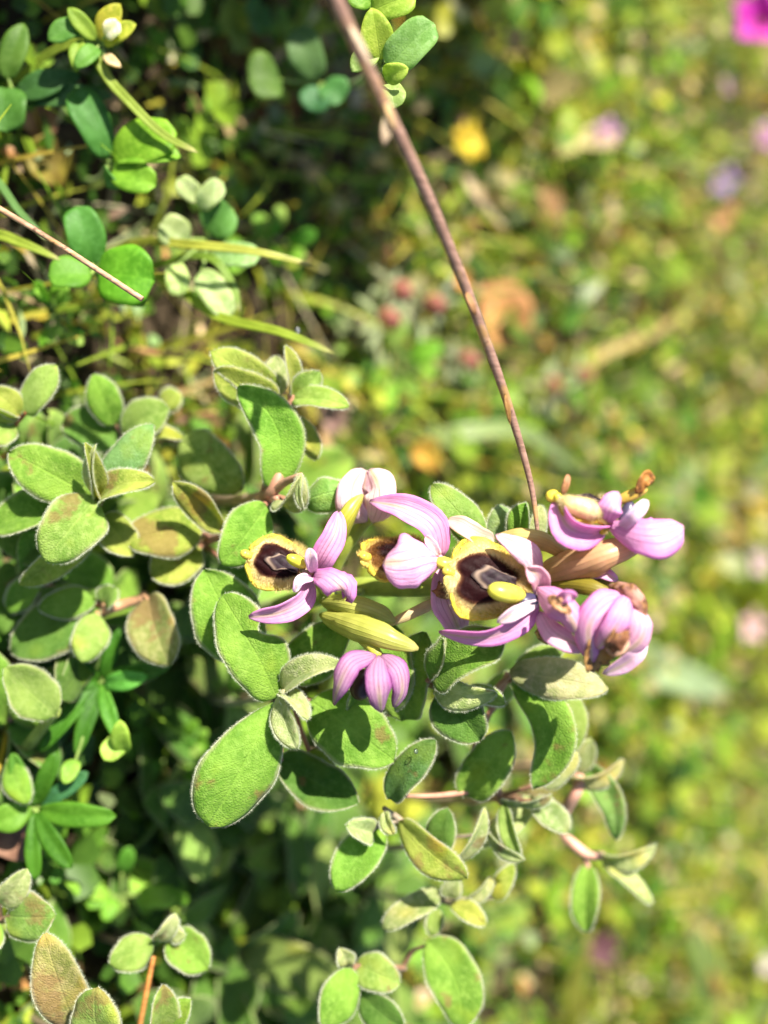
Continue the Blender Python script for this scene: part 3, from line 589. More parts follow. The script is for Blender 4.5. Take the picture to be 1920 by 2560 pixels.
sprig('shrub sprig with two large sharp-edged fuzzy leaves beside the lowest orchid flower', (700, 1738, .2265), [
    ((692, 1744, .2265), (556, 1488, .2275), 150, K(roll=14, fold=.30, curl=.16, notch=(.57, .085, .55, 1), fuzz=700, nu=30, nv=12, wave=.05, prof=(.42, .55))),
    ((685, 1758, .2265), (520, 2064, .2215), 182, K(roll=-10, fold=.16, curl=.10, fuzz=800, nu=26, nv=12, wave=.06, prof=(.80, .52))),
    ((618, 1650, .2365), (512, 1424, .2325), 168, K(roll=8, fold=.2, curl=.1, fuzz=500, nu=20, nv=10)),
    ((706, 1728, .2255), (856, 1660, .2205), 70, K(roll=-38, fold=.6, curl=.16, fuzz=420, nu=18, color=SILV, wave=.08)),
    ((702, 1738, .2245), (742, 1872, .2195), 66, K(roll=25, fold=.6, curl=.10, fuzz=500, color=SILV, wave=.12, nu=18)),
    ((704, 1736, .2235), (770, 1800, .2195), 46, K(roll=-40, fold=.7, curl=.2, fuzz=300, color=SILV)),
    ((700, 1730, .2235), (742, 1765, .2205), 30, K(roll=30, fold=.6, fuzz=200, color=SILV))],
    extra=[(706, 1728, .2240)], off=(.006, -.004), stemcol=(.34, .30, .17))
sprig('dark fuzzy sprig spreading in the shade behind the mauve bell flower', (760, 1740, .2375), [
    ((715, 1700, .2355), (872, 1560, .2315), 128, K(roll=-8, fold=.2)),
    ((776, 1752, .2325), (985, 1902, .2295), 168, K(roll=-12, fold=.15, curl=.13, rag=.04, fuzz=320, nu=20)),
    ((690, 1896, .2375), (896, 2010, .2345), 134, K(roll=-25, fold=.5, curl=-.1, notch=(.5, .3, .25, -1), color=DARK)),
    ((905, 1790, .2345), (985, 1560, .2295), 150, K(roll=15, fold=.35, nu=20)),
    ((1010, 1800, .2335), (1062, 1580, .2285), 120, K(roll=-20, fold=.3)),
    ((770, 1880, .2395), (830, 1960, .2385), 80, K(color=YEL))], off=(.004, -.008), stemcol=(.36, .15, .10), rad=.0010)
sprig('sprig with curled wavy leaf under the open lip flower, torn along its edge', (1075, 1702, .2245), [
    ((1078, 1700, .2235), (1262, 1584, .2175), 132, K(roll=-18, fold=.28, curl=.14, notch=(.5, .2, .3, 1), fuzz=420, nu=22, rag=.05)),
    ((1085, 1702, .2265), (1240, 1730, .2245), 84, K(roll=30, fold=.5, curl=.2, color=SILV)),
    ((1110, 1720, .2305), (1200, 1850, .2285), 130, K(roll=10, fold=.4, color=DARK)),
    ((1160, 1740, .2295), (1262, 1760, .2275), 60, K(roll=-40, fold=.6, color=GREY)),
    ((1080, 1704, .2235), (1112, 1596, .2185), 22, K(roll=60, fold=.6, color=SILV))], off=(0, -.01))
sprig('net-veined upright leaf sprig standing behind the widest lip', (1262, 1372, .2325), [
    ((1206, 1360, .2275), (1080, 1212, .2265), 92, K(roll=12, fold=.22, curl=.1, color=GREY, fuzz=380, nu=20)),
    ((1262, 1362, .2315), (1248, 1262, .2295), 76, K(roll=-5, fold=.4, color=(.24, .36, .15), fuzz=300)),
    ((1300, 1362, .2295), (1318, 1256, .2265), 62, K(roll=-30, fold=.6, color=GREEN, fuzz=300)),
    ((1322, 1362, .2305), (1350, 1262, .2285), 50, K(roll=25, fold=.5, color=SILV, fuzz=260))], off=(.004, -.004))
sprig('rosette sprig of broad pale green leaves around an upright folded pair', (248, 1262, .2375), [
    ((232, 1244, .2355), (26, 1132, .2325), 132, K(roll=10, fold=.2, curl=.12, nu=20, fuzz=420)),
    ((256, 1244, .2365), (384, 1062, .2335), 104, K(roll=-16, fold=.22, curl=.1, color=(.17, .32, .10), fuzz=380)),
    ((246, 1248, .2345), (212, 1106, .2255), 44, K(roll=38, fold=.7, color=YEL)),
    ((252, 1248, .2335), (240, 1112, .2255), 40, K(roll=-40, fold=.7, color=SILV)),
    ((246, 1256, .2345), (386, 1202, .2295), 78, K(roll=-30, fold=.5, curl=.2, color=YEL, fuzz=380)),
    ((240, 1250, .2335), (112, 1402, .2275), 146, K(roll=-6, fold=.25, curl=.14, nu=20, fuzz=460, color=GREY)),
    ((210, 1262, .2385), (-30, 1328, .2365), 112, K(roll=30, fold=.35, curl=.1)),
    ((238, 1312, .2395), (50, 1462, .2375), 78, K(roll=-25, fold=.4, color=YEL)),
    ((255, 1290, .2415), (330, 1390, .2405), 90, K(roll=-20, color=YEL))], off=(.002, -.006), rad=.0010, stemcol=(.26, .12, .08))
sprig('red-stemmed sprig of small rounded leaves, lowest of the shrub tips by the rosette', (40, 1060, .2425), [
    ((62, 1036, .2405), (142, 914, .2375), 84, K(roll=-10, color=GREY)),
    ((50, 1040, .2405), (-20, 970, .2365), 66, K(roll=25, color=YEL)),
    ((45, 1044, .2395), (-30, 1010, .2355), 50, K(roll=-50, fold=.6, color=YEL)),
    ((36, 1060, .2405), (-40, 1090, .2375), 90, K(color=GREY))], stemcol=(.42, .10, .06), off=(.004, -.01), rad=.0010)
sprig('loose sprig of oval leaves overlapping behind the pale rosette', (330, 1110, .2535), [
    ((288, 1062, .2525), (234, 936, .2485), 84, K(roll=8)),
    ((310, 1080, .2515), (424, 1022, .2475), 108, K(roll=-15, color=GREY)),
    ((340, 1100, .2505), (458, 1096, .2485), 54, K(roll=-35, fold=.5, color=YEL)),
    ((300, 1100, .2545), (160, 1050, .2535), 120, K(roll=15, color=DARK)),
    ((452, 1094, .2495), (606, 1226, .2445), 140, K(roll=15, fold=.18, curl=.13, color=GREY, nu=18)),
    ((400, 1010, .2585), (455, 990, .2575), 60, K(color=YEL))], off=(.004, -.006))
sprig('red-stalked sprig of cupped yellowing leaves next to the lowest orchid lip', (565, 1335, .2405), [
    ((562, 1330, .2385), (432, 1206, .2325), 92, K(roll=-30, fold=.55, curl=-.14, color=YEL, mat='old_leaf', fuzz=380)),
    ((505, 1325, .2445), (312, 1350, .2405), 132, K(roll=20, fold=.3, color=YEL, mat='old_leaf')),
    ((664, 1262, .2345), (556, 1412, .2305), 122, K(roll=-18, fold=.35, curl=.1, fuzz=380, nu=18)),
    ((500, 1370, .2465), (380, 1440, .2445), 110, K(color=YEL)),
    ((560, 1400, .2475), (640, 1500, .2445), 120, K(color=DARK))], extra=[(612, 1300, .2385), (672, 1252, .2365)], stemcol=(.40, .17, .11), rad=.0010, off=(.006, -.012))
sprig('tall sprig with a long curved leaf and yellow-green new tips', (672, 1236, .2365), [
    ((678, 1222, .2345), (596, 966, .2315), 116, K(roll=10, fold=.35, bend=.22, curl=.1, nu=22, fuzz=420, prof=(.5, .6))),
    ((664, 1222, .2365), (640, 1050, .2345), 60, K(roll=60, fold=.3, color=SILV)),
    ((690, 1250, .2335), (752, 1184, .2265), 62, K(roll=50, fold=.7, curl=.25, color=SILV, fuzz=420)),
    ((752, 1184, .2275), (757, 1272, .2265), 26, K(roll=40, fold=.5, color=SILV)),
    ((758, 1256, .2335), (878, 1222, .2305), 88, K(roll=-10, fold=-.35, curl=.22, color=(.19, .34, .08), fuzz=420)),
    ((700, 1000, .2395), (527, 878, .2355), 92, K(roll=10, color=YEL)),
    ((694, 1010, .2385), (536, 926, .2345), 100, K(roll=-12, color=YEL)),
    ((728, 990, .2385), (712, 864, .2345), 44, K(roll=45, fold=.6, color=YEL)),
    ((734, 992, .2375), (800, 930, .2355), 66, K(roll=10, color=GREY)),
    ((730, 1000, .2375), (872, 1016, .2335), 66, K(roll=-30, fold=.5, color=(.24, .36, .07))),
    ((740, 1040, .2405), (790, 1150, .2395), 60, K(roll=-20, color=YEL)),
    ((690, 990, .2415), (690, 890, .2405), 60, K(color=SILV))],
    extra=[(712, 1120, .2385), (722, 1010, .2385)], stemcol=(.40, .20, .13), rad=.0014, off=(.002, -.006))
sprig('dusty sprig of narrow arching leaves trailing beyond the mauve bell flower', (1240, 1990, .2475), [
    ((975, 1998, .2335), (1090, 1850, .2285), 86, K(roll=-28, fold=.45, curl=.12, color=(.11, .24, .06), fuzz=320, nu=18)),
    ((1165, 1990, .2405), (1278, 1828, .2365), 112, K(roll=-10, fold=.25, curl=.12, color=GREEN, nu=18)),
    ((1284, 1684, .2375), (1336, 1972, .2355), 108, K(roll=12, fold=.3, bend=-.28, curl=.10, color=GREEN, nu=20)),
    ((1300, 1690, .2475), (1430, 1890, .2455), 90, K(roll=-10, bend=-.22, color=GREY)),
    ((1274, 1678, .2365), (1520, 1722, .2335), 100, K(roll=-12, fold=.3, curl=.1, color=(.42, .46, .22), nu=18)),
    ((1290, 1670, .2385), (1410, 1620, .2375), 60, K(color=GREY)),
    ((1290, 1690, .2465), (1200, 1760, .2445), 70, K(color=GREY)),
    ((1350, 1960, .2445), (1440, 1880, .2415), 60, K(roll=30, fold=.5, color=SILV)),
    ((1330, 2000, .2455), (1420, 2080, .2435), 66, K(roll=-20, fold=.4, color=SILV)),
    ((1330, 1990, .2515), (1180, 2120, .2445), 60, K(roll=30, fold=.5, bend=-.1, color=SILV)),
    ((1250, 2000, .2425), (1380, 1990, .2405), 44, K(roll=50, fold=.4, color=SILV)),
    ((1260, 2010, .2425), (1300, 2140, .2405), 46, K(roll=30, fold=.5, color=GREY))],
    extra=[(1180, 1900, .2465), (1270, 1682, .2415)], stemcol=(.44, .22, .15), rad=.0010, off=(.004, -.02))
sprig('pale wispy sprig of curling leaves out over the yellow turf', (1440, 1930, .2595), [
    ((1392, 1925, .2575), (1560, 1900, .2535), 60, K(roll=40, fold=.4, curl=.25, color=SILV)),
    ((1440, 1900, .2575), (1540, 2100, .2545), 66, K(roll=18, fold=.4, bend=-.2, curl=.1, color=(.20, .33, .08))),
    ((1430, 1915, .2575), (1480, 1850, .2535), 70, K(roll=-10, color=SILV)),
    ((1500, 2135, .2605), (1640, 2110, .2565), 60, K(roll=30, fold=.4, curl=.2, color=SILV)),
    ((1505, 2145, .2605), (1630, 2260, .2575), 44, K(roll=-30, fold=.5, color=SILV)),
    ((1470, 2160, .2615), (1466, 2330, .2595), 70, K(roll=20, fold=.4, color=GREEN)),
    ((1420, 2090, .2615), (1390, 2010, .2605), 40, K(color=GREY))],
    extra=[(1400, 2060, .2625), (1460, 2130, .2605), (1510, 2140, .2605)], stemcol=(.62, .32, .24), rad=.0014, off=(.002, -.02))
sprig('sprig with reddened leaf margins and blunt folded leaves below the dusty sprig', (1060, 2110, .2415), [
    ((1000, 2052, .2385), (1168, 2196, .2345), 96, K(roll=18, fold=.4, curl=.1, color=YEL, mat='old_leaf', nu=18)),
    ((1090, 2150, .2405), (1120, 2020, .2375), 80, K(roll=-25, fold=.4, color=DARK)),
    ((1120, 2160, .2395), (1212, 2020, .2355), 50, K(roll=40, fold=.5, curl=.15, color=SILV)),
    ((1220, 2080, .2425), (1310, 2150, .2405), 40, K(roll=40, fold=.6, color=SILV)),
    ((930, 2080, .2355), (865, 2066, .2315), 60, K(roll=20, fold=.5, color=SILV)),
    ((955, 2070, .2385), (840, 2226, .2345), 104, K(roll=20, fold=.25, curl=.1, color=GREEN, nu=18)),
    ((962, 2030, .2345), (985, 2085, .2325), 40, K(roll=30, fold=.6, color=SILV))],
    extra=[(1000, 2050, .2395), (960, 2020, .2365)], stemcol=(.30, .24, .17), off=(.004, -.012))
sprig('silvery sprig of stubby drooping leaves low in the bottom thicket', (1110, 2250, .2505), [
    ((1100, 2235, .2475), (956, 2322, .2435), 62, K(roll=25, fold=.5, curl=.18, color=SILV)),
    ((1130, 2262, .2475), (1214, 2312, .2445), 52, K(roll=-35, fold=.6, color=YEL)),
    ((1120, 2240, .2475), (1140, 2190, .2455), 46, K(color=SILV)),
    ((1160, 2250, .2485), (1230, 2190, .2465), 40, K(roll=30, fold=.6, color=SILV)),
    ((1235, 2250, .2495), (1285, 2160, .2475), 46, K(roll=-20, color=YEL)),
    ((1090, 2270, .2515), (1080, 2340, .2505), 40, K(color=GREY))], stemcol=(.34, .28, .18), off=(.002, -.012))
sprig('broad glossy-edged leaf sprig at the thicket foot, half hidden in shade', (1010, 2420, .2515), [
    ((1070, 2350, .2475), (1152, 2570, .2435), 130, K(roll=-10, fold=.25, bend=-.12, color=GREEN, nu=18)),
    ((880, 2420, .2425), (808, 2570, .2385), 100, K(roll=-15, fold=.3, color=GREEN)),
    ((870, 2410, .2425), (852, 2370, .2405), 44, K(roll=10, fold=.6, color=SILV)),
    ((890, 2410, .2445), (1000, 2460, .2405), 90, K(roll=-20, color=GREY)),
    ((900, 2480, .2435), (1010, 2570, .2405), 90, K(roll=10, color=DARK))], off=(.002, -.012), extra=[(880, 2415, .2445)])
sprig('spotted sprig with brown-marked leaves lying over the litter', (215, 2560, .2335), [
    ((186, 2560, .2305), (112, 2334, .2245), 128, K(roll=12, fold=.15, mat='old_leaf', color=(.30, .30, .10), nu=18, fuzz=420)),
    ((258, 2620, .2265), (238, 2470, .2205), 136, K(roll=-8, fold=.2, color=GREY, mat='old_leaf', nu=18, fuzz=420)),
    ((392, 2590, .2345), (408, 2462, .2305), 80, K(roll=30, fold=.5, color=GREY)),
    ((410, 2590, .2345), (478, 2500, .2315), 80, K(roll=-25, fold=.3, color=GREEN))], off=(.004, -.008))
sprig('sprig with round bright leaves at the foot of the spotted sprig', (20, 2300, .2385), [
    ((20, 2290, .2365), (138, 2292, .2325), 122, K(roll=-12, fold=.15, color=(.20, .34, .07), mat='old_leaf')),
    ((0, 2260, .2365), (68, 2172, .2325), 74, K(roll=20, fold=.4, color=SILV)),
    ((-10, 2300, .2375), (-60, 2380, .2345), 90, K())], off=(.004, -.008))
sprig('small pair-leaved sprig on a thin stalk over brown soil', (385, 2350, .2465), [
    ((384, 2356, .2435), (276, 2412, .2405), 86, K(roll=15, fold=.25, color=GREY)),
    ((432, 2336, .2455), (520, 2422, .2425), 100, K(roll=-15, fold=.3, color=GREEN)),
    ((390, 2348, .2425), (440, 2284, .2395), 46, K(roll=30, fold=.6, color=SILV)),
    ((420, 2330, .2435), (462, 2336, .2415), 44, K(color=SILV))], off=(.004, -.006), stemcol=(.30, .18, .12))
sprig('single scooped leaf on a green stalk beside the cut-leaved herb', (130, 1788, .2435), [
    ((140, 1790, .2405), (14, 1668, .2365), 122, K(roll=25, fold=.35, curl=-.1, color=(.22, .33, .07))),
    ((20, 1900, .2475), (70, 2010, .2455), 70, K(color=GREEN))], extra=[(140, 1786, .2405)], root=G(-60, 1990), stemcol=(.28, .36, .07), rad=.0013)
sprig('drab sprig of hanging leaves under the yellowing cupped leaves', (255, 1528, .2505), [
    ((244, 1536, .2475), (204, 1656, .2435), 88, K(roll=-15, fold=.25, color=GREY)),
    ((250, 1516, .2495), (30, 1630, .2465), 150, K(roll=15, color=DARK)),
    ((240, 1500, .2485), (96, 1520, .2455), 80, K(roll=20, color=GREEN)),
    ((262, 1510, .2475), (290, 1470, .2455), 60, K(roll=-20, color=(.20, .33, .07))),
    ((372, 1490, .2475), (424, 1664, .2425), 128, K(roll=10, fold=.35, mat='old_leaf', color=(.24, .26, .09))),
    ((100, 1440, .2525), (20, 1530, .2515), 70, K())], extra=[(310, 1510, .2495), (370, 1492, .2485)], stemcol=(.44, .24, .13), rad=.0014, off=(.006, -.008))
# leaves deeper in the thicket: sprigs of one shrub kind, told apart by their place only
def filler(x, y, h, k, scale, tints, label, group, lean=(0, 0), mat='fuzzy_leaf', cat='shrub', name='shrub_sprig', width=.52, stemcol=(.26, .14, .09), el=.35):
    rt = np.array([x, y, float(gz(x, y))]); t = thing(name, label, cat, rt, group)
    top = rt + [lean[0], lean[1], h]; path = [rt - [0, 0, .003], (rt + top) / 2 + rng.normal(0, .003, 3), top]
    Tubes().add(path, [.0012, .001, .0005], 6).build('stem', 'stem', t, stemcol); samp = spline(path, 20); a0 = rng.uniform(0, 6.28)
    for i in range(k):
        p = samp[min(19, int(19 * (.3 + .7 * (i // 2 + 1) / math.ceil(k / 2))))]; az = a0 + (i % 2) * math.pi + (i // 2) * 1.57 + rng.normal(0, .25); e = el + rng.normal(0, .25)
        d = np.array([math.cos(az) * math.cos(e), math.sin(az) * math.cos(e), math.sin(e)]); L = scale * rng.uniform(.7, 1.15)
        leaf(t, p, p + d * L, L * width / 2, fold=rng.uniform(.1, .4), curl=rng.uniform(.04, .16), color=jitter(tints[int(rng.integers(len(tints)))], .14), mat=mat, hint=(0, 0, 1), roll=rng.normal(0, 18), nu=10, nv=6)
    return t
GRP = 'shrub sprigs filling the thicket'
FILL = {'among the stems right under the orchid flowers': [(900, 1900), (1080, 1800), (1200, 1620), (850, 1560), (640, 1450), (1000, 1720), (760, 1640)],
        'below the big sharp-edged fuzzy leaf': [(610, 2160), (480, 1880), (700, 2080), (560, 1700), (600, 1990), (420, 1760), (520, 2060), (640, 2230), (560, 2130)],
        'around the cut-leaved herbs': [(100, 1600), (330, 1760), (420, 2030), (20, 1440), (-20, 1800), (200, 2120)],
        'beneath the pale rosette and cupped yellowing leaves': [(350, 1240), (130, 1150), (450, 1500), (560, 1230), (180, 1400), (430, 1360), (60, 1280)],
        'between the pair-leaved sprig and the thicket foot': [(560, 2330), (640, 2460), (300, 2200), (760, 2480), (480, 2480), (440, 2240), (700, 2340), (820, 2390), (540, 2420), (640, 2380)],
        'under the reddened and silvery sprigs': [(760, 2290), (830, 2160), (930, 2300), (980, 2560), (1000, 2180), (1150, 2320), (1100, 2480), (900, 2460), (1180, 2080)]}
for where, spots in FILL.items():
    for px, py in spots:
        q = G(px, py, .012); filler(q[0], q[1], rng.uniform(.008, .028), 9, rng.uniform(.015, .025), [GREEN, DARK, DARK, GREY], 'low dull-green fuzzy sprig ' + where, 'shrub sprigs ' + where, lean=tuple(rng.normal(0, .005, 2)))

# added shrubs out of view, put beside the herbs to throw shade on them
for bx, by, bh, lab in [(-.205, .120, .10, 'taller added unseen leafy shrub shading the tooth-leaved shoot'), (-.185, .185, .115, 'tallest added unseen leafy shrub shading the dim trefoil'), (-.215, .255, .12, 'added unseen leafy shrub behind the lime shoot shading the amber leaf')]:
    filler(bx, by, bh, 30, .025, [GREEN, GREY, DARK], lab, None, lean=(.012, .0), name='shade_bush', width=.6, el=.2)
for px, py, bh, lab in [(620, 230, .12, 'dense added unseen leafy shrub whose shade falls on the rust dead leaf'), (800, 330, .11, 'added unseen leafy shrub shading the dim trefoil and brown stalk foot'), (120, 130, .10, 'low added unseen leafy shrub shading the dim rounded shoot'), (520, 20, .09, 'small added unseen leafy shrub at the edge of the shaded herbs')]:
    q = G(px, py) + SUN * .125; filler(q[0], q[1], bh, 34, .028, [GREEN, GREY, DARK], lab, None, lean=(.01, .004), name='shade_bush', width=.62, el=.15)  # more unseen shrubs, added sunward of the spots they shade

# ------------------------------------------------------------------ other plants
def herb(name, label, cat, ctr, lfs, mat='smooth_leaf', tint=(.12, .28, .03), group=None, stemcol=(.2, .3, .06), rad=.0006, leafname='leaf', **kw0):
    c = P(*ctr); ray = CAM + (c - CAM) * (CAM[2] / (CAM[2] - c[2])); rt = np.array([c[0], c[1], 0]) * .2 + ray * .8; rt[2] = gz(rt[0], rt[1]); t = thing(name, label, cat, rt, group)
    tb = Tubes().add([rt - [0, 0, .002], (rt + c) / 2 + [.002, .001, 0], c], [rad * 1.2, rad, rad], 6)
    for lf in lfs:
        kw = dict(kw0); kw.update(lf[3] if len(lf) > 3 else {}); col = kw.pop('color', tint); B = P(*lf[0])
        if np.linalg.norm(B - c) > .0005: tb.add([c, B + (P(*lf[1]) - B) * .05], [rad * .8, rad * .6], 5, 4)
        leaf(t, lf[0], lf[1], lf[2], color=jitter(col, .06), mat=mat, name=leafname, **kw)
    tb.build('stem', 'stem', t, stemcol); return t
RN = K(prof=(.45, .38))
herb('trefoil', 'bright trefoil with one folded heart-like leaf, beside the green grass blade', 'clover', (274, 412, .2515), [
    ((268, 396, .2505), (186, 222, .2485), 92, K(color=(.06, .19, .03), roll=20, **RN)), ((282, 400, .2485), (440, 330, .2435), 118, K(color=(.20, .40, .03), roll=-5, fold=.1, **RN)), ((292, 404, .2475), (452, 392, .2445), 60, K(color=(.17, .36, .03), roll=-25, **RN)),
    ((282, 424, .2485), (390, 464, .2445), 84, K(color=(.18, .38, .03), **RN)), ((262, 420, .2495), (300, 470, .2465), 44, K(color=(.10, .26, .06), roll=50))])
herb('trefoil', 'trefoil with glossy rounded leaves under the end of the broken straw', 'clover', (236, 676, .2465), [
    ((232, 664, .2465), (192, 516, .2445), 96, K(color=(.07, .22, .03), roll=15, **RN)), ((246, 682, .2435), (386, 700, .2395), 150, K(color=(.12, .32, .02), fold=.12, **RN)), ((228, 690, .2445), (122, 690, .2425), 90, K(color=(.12, .30, .03), roll=20, **RN)), ((262, 740, .2445), (370, 758, .2425), 50, K(color=(.26, .40, .05), roll=-20, **RN))])
herb('trefoil', 'sun-bleached trefoil of pale mint leaves beside the yellowing grass blades', 'clover', (520, 600, .2615), [
    ((500, 520, .2575), (556, 456, .2545), 60, K(color=(.44, .52, .26), **RN)), ((500, 500, .2575), (444, 448, .2545), 54, K(color=(.42, .52, .24), **RN)), ((470, 600, .2585), (400, 560, .2555), 84, K(color=(.38, .50, .20), **RN)), ((520, 580, .2595), (580, 520, .2575), 100, K(color=(.12, .30, .06), **RN)),
    ((530, 640, .2585), (650, 640, .2555), 66, K(color=(.30, .48, .18), **RN)), ((500, 680, .2585), (580, 790, .2555), 76, K(color=(.42, .52, .22), **RN)), ((440, 660, .2595), (450, 740, .2575), 60, K(color=(.40, .52, .20), **RN))])
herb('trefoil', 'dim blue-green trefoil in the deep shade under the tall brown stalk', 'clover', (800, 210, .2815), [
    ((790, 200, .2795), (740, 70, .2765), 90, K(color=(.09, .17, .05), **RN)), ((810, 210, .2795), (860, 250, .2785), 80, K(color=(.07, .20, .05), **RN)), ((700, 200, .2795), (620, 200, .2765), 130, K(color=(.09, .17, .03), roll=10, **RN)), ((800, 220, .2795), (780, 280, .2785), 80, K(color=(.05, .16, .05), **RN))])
herb('leafy_shoot', 'sunlit shoot of fresh lime leaves crossing the top of the brown stalk', 'shoot', (960, 160, .2245), [
    ((970, 170, .2215), (1086, 60, .2175), 100, K(color=(.20, .36, .10), **RN)), ((950, 150, .2215), (930, 20, .2175), 80, K(color=(.34, .46, .06))), ((975, 210, .2215), (986, 272, .2195), 66, K(color=(.36, .46, .16), **RN)), ((960, 190, .2195), (1020, 170, .2165), 54, K(color=(.36, .48, .08), roll=30)),
    ((930, 30, .2225), (1040, -10, .2195), 90, K(color=(.30, .46, .06), **RN)), ((940, 120, .2225), (880, 180, .2205), 60, K(color=(.30, .44, .12))), ((930, 10, .2225), (860, -30, .2205), 70, K(color=(.20, .36, .05)))], rad=.0009)
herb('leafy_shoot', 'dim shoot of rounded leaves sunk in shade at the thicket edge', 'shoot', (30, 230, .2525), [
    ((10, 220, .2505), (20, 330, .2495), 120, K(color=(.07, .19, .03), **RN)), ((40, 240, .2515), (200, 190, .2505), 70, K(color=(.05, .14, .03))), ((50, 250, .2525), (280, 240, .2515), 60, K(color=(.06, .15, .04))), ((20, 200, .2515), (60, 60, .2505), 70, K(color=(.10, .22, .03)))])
herb('leafy_shoot', 'yellow-green shoot with small tooth-like leaves and a white bud', 'shoot', (250, 110, .2455), [
    ((240, 100, .2435), (170, 20, .2405), 44, K(color=(.20, .32, .04))), ((250, 100, .2435), (300, 10, .2405), 60, K(color=(.44, .44, .05))), ((260, 110, .2435), (340, 60, .2405), 50, K(color=(.38, .42, .05))), ((245, 120, .2435), (190, 170, .2415), 50, K(color=(.12, .28, .04))), ((265, 90, .2415), (300, 60, .2395), 50, K(color=(.74, .74, .62), **RN)), ((260, 140, .2435), (302, 168, .2415), 26, K(color=(.62, .52, .34))), ((200, 100, .2435), (190, 180, .2425), 40, K(color=(.22, .36, .04))), ((210, 60, .2435), (120, 100, .2425), 60, K(color=(.10, .24, .04)))])
herb('cut_leaved_herb', 'deep green cut-leaved herb with narrow lobes radiating in shade', 'herb', (253, 1706, .2545), [
    ((250, 1710, .2535), (100, 1880, .2495), 44, K(roll=10)), ((252, 1712, .2535), (190, 1890, .2495), 46, K()), ((256, 1710, .2535), (300, 1860, .2485), 40, K(color=(.10, .28, .03))), ((246, 1704, .2535), (90, 1720, .2495), 36, K()), ((250, 1700, .2535), (140, 1600, .2505), 36, K()), ((262, 1700, .2535), (430, 1660, .2495), 52, K(color=(.07, .19, .02))), ((258, 1696, .2535), (300, 1570, .2515), 38, K()), ((262, 1708, .2525), (370, 1690, .2475), 50, K(color=(.13, .36, .06))), ((300, 1850, .2475), (260, 1900, .2445), 60, K(color=(.30, .48, .08))), ((310, 1880, .2465), (300, 1800, .2425), 50, K(color=(.28, .46, .06))), ((190, 1900, .2475), (160, 1960, .2445), 44, K(color=(.24, .42, .06)))],
    tint=(.050, .165, .012), prof=(.5, .6), leafname='lobe')
herb('cut_leaved_herb', 'broad-lobed cut-leaved herb fanning out by the purple-brown leaf', 'herb', (92, 2020, .2505), [
    ((90, 2014, .2495), (30, 1880, .2465), 46, K(color=(.10, .26, .03))), ((96, 2012, .2495), (140, 1880, .2465), 44, K()), ((98, 2024, .2495), (290, 2040, .2455), 64, K(color=(.09, .26, .02))), ((92, 2030, .2495), (180, 2170, .2455), 52, K()), ((86, 2030, .2495), (90, 2200, .2465), 42, K()), ((100, 2016, .2495), (220, 1930, .2475), 44, K(color=(.05, .18, .06))), ((80, 2020, .2495), (-20, 2060, .2475), 70, K(color=(.14, .30, .03)))], tint=(.055, .175, .012), prof=(.6, .5), leafname='lobe')
for i, (c, sz, lab) in enumerate([((430, 1880), 1.0, 'clump of small lit oval leaflets between the cut-leaved herb and the big fuzzy leaf'), ((300, 2240), 1.3, 'clump of vivid green toothed leaflets over the snail-coloured litter'), ((150, 2150), .9, 'sparse clump of thin bright leaflets below the broad-lobed herb'), ((660, 620), 1.0, 'clump of bright leaflets beside the yellowing grass blade tip'), ((130, 780), 1.0, 'dark clump of leaflets beneath the broken straw'), ((970, 900), 1.2, 'vivid green rounded clump beyond the long curved leaf')]):
    d0 = np.dot(G(*c, .014) - CAM, FW); lf = []
    for k in range(9):
        a = rng.uniform(0, 6.28); r0 = rng.uniform(10, 70) * sz; b = (c[0] + r0 * math.cos(a), c[1] + r0 * math.sin(a), d0 - .006); a2 = a + rng.normal(0, .6); l2 = rng.uniform(40, 75) * sz
        lf.append((b, (b[0] + l2 * math.cos(a2), b[1] + l2 * math.sin(a2), b[2] - .003), l2 * .62, K(color=[(.16, .36, .03), (.22, .42, .05), (.10, .28, .03), (.26, .42, .08)][k % 4], roll=rng.normal(0, 25), **RN)))
    herb('leaflet_clump', lab, 'herb', (c[0], c[1], d0 - .002), lf)
# grey woolly herbs with reddish heads
for i, (px, py, lab) in enumerate([(990, 730, 'grey woolly herb with a dull red head touching the brown stalk'), (1075, 765, 'grey woolly herb with a wine-red head next to the orange dead leaf'), (1160, 905, 'grey woolly herb with a dusky head between the brown stalk and the orange leaf'), (1450, 940, 'grey woolly herb with the largest rosy head, out in the open turf'), (1370, 965, 'grey woolly herb with a small dark head beside the rosiest one'), (960, 800, 'flat grey woolly herb with a purple-tinged head')]):
    c = G(px, py, .022); t = thing('woolly_herb', lab, 'herb', (c[0], c[1], 0), 'grey woolly herbs beyond the shrub')
    Tubes().add([np.array([c[0], c[1], -.002]), c], [.0008, .0006], 6).build('stem', 'stem', t, (.3, .3, .18))
    for k in range(12):
        a = k * 2.4; e = rng.uniform(-.1, .7); d = np.array([math.cos(a) * math.cos(e), math.sin(a) * math.cos(e), math.sin(e)]); L = rng.uniform(.007, .013); p = c - [0, 0, rng.uniform(0, .014)]
        leaf(t, p, p + d * L, .0011, color=jitter((.36, .42, .24), .12), hint=(0, 0, 1), nu=6, nv=4)
    blob('flower_head', t, c + np.array([0, 0, .0015]), np.array([0, 0, 1.]), .007, .0032, (.34, .10, .09), mat='withered')
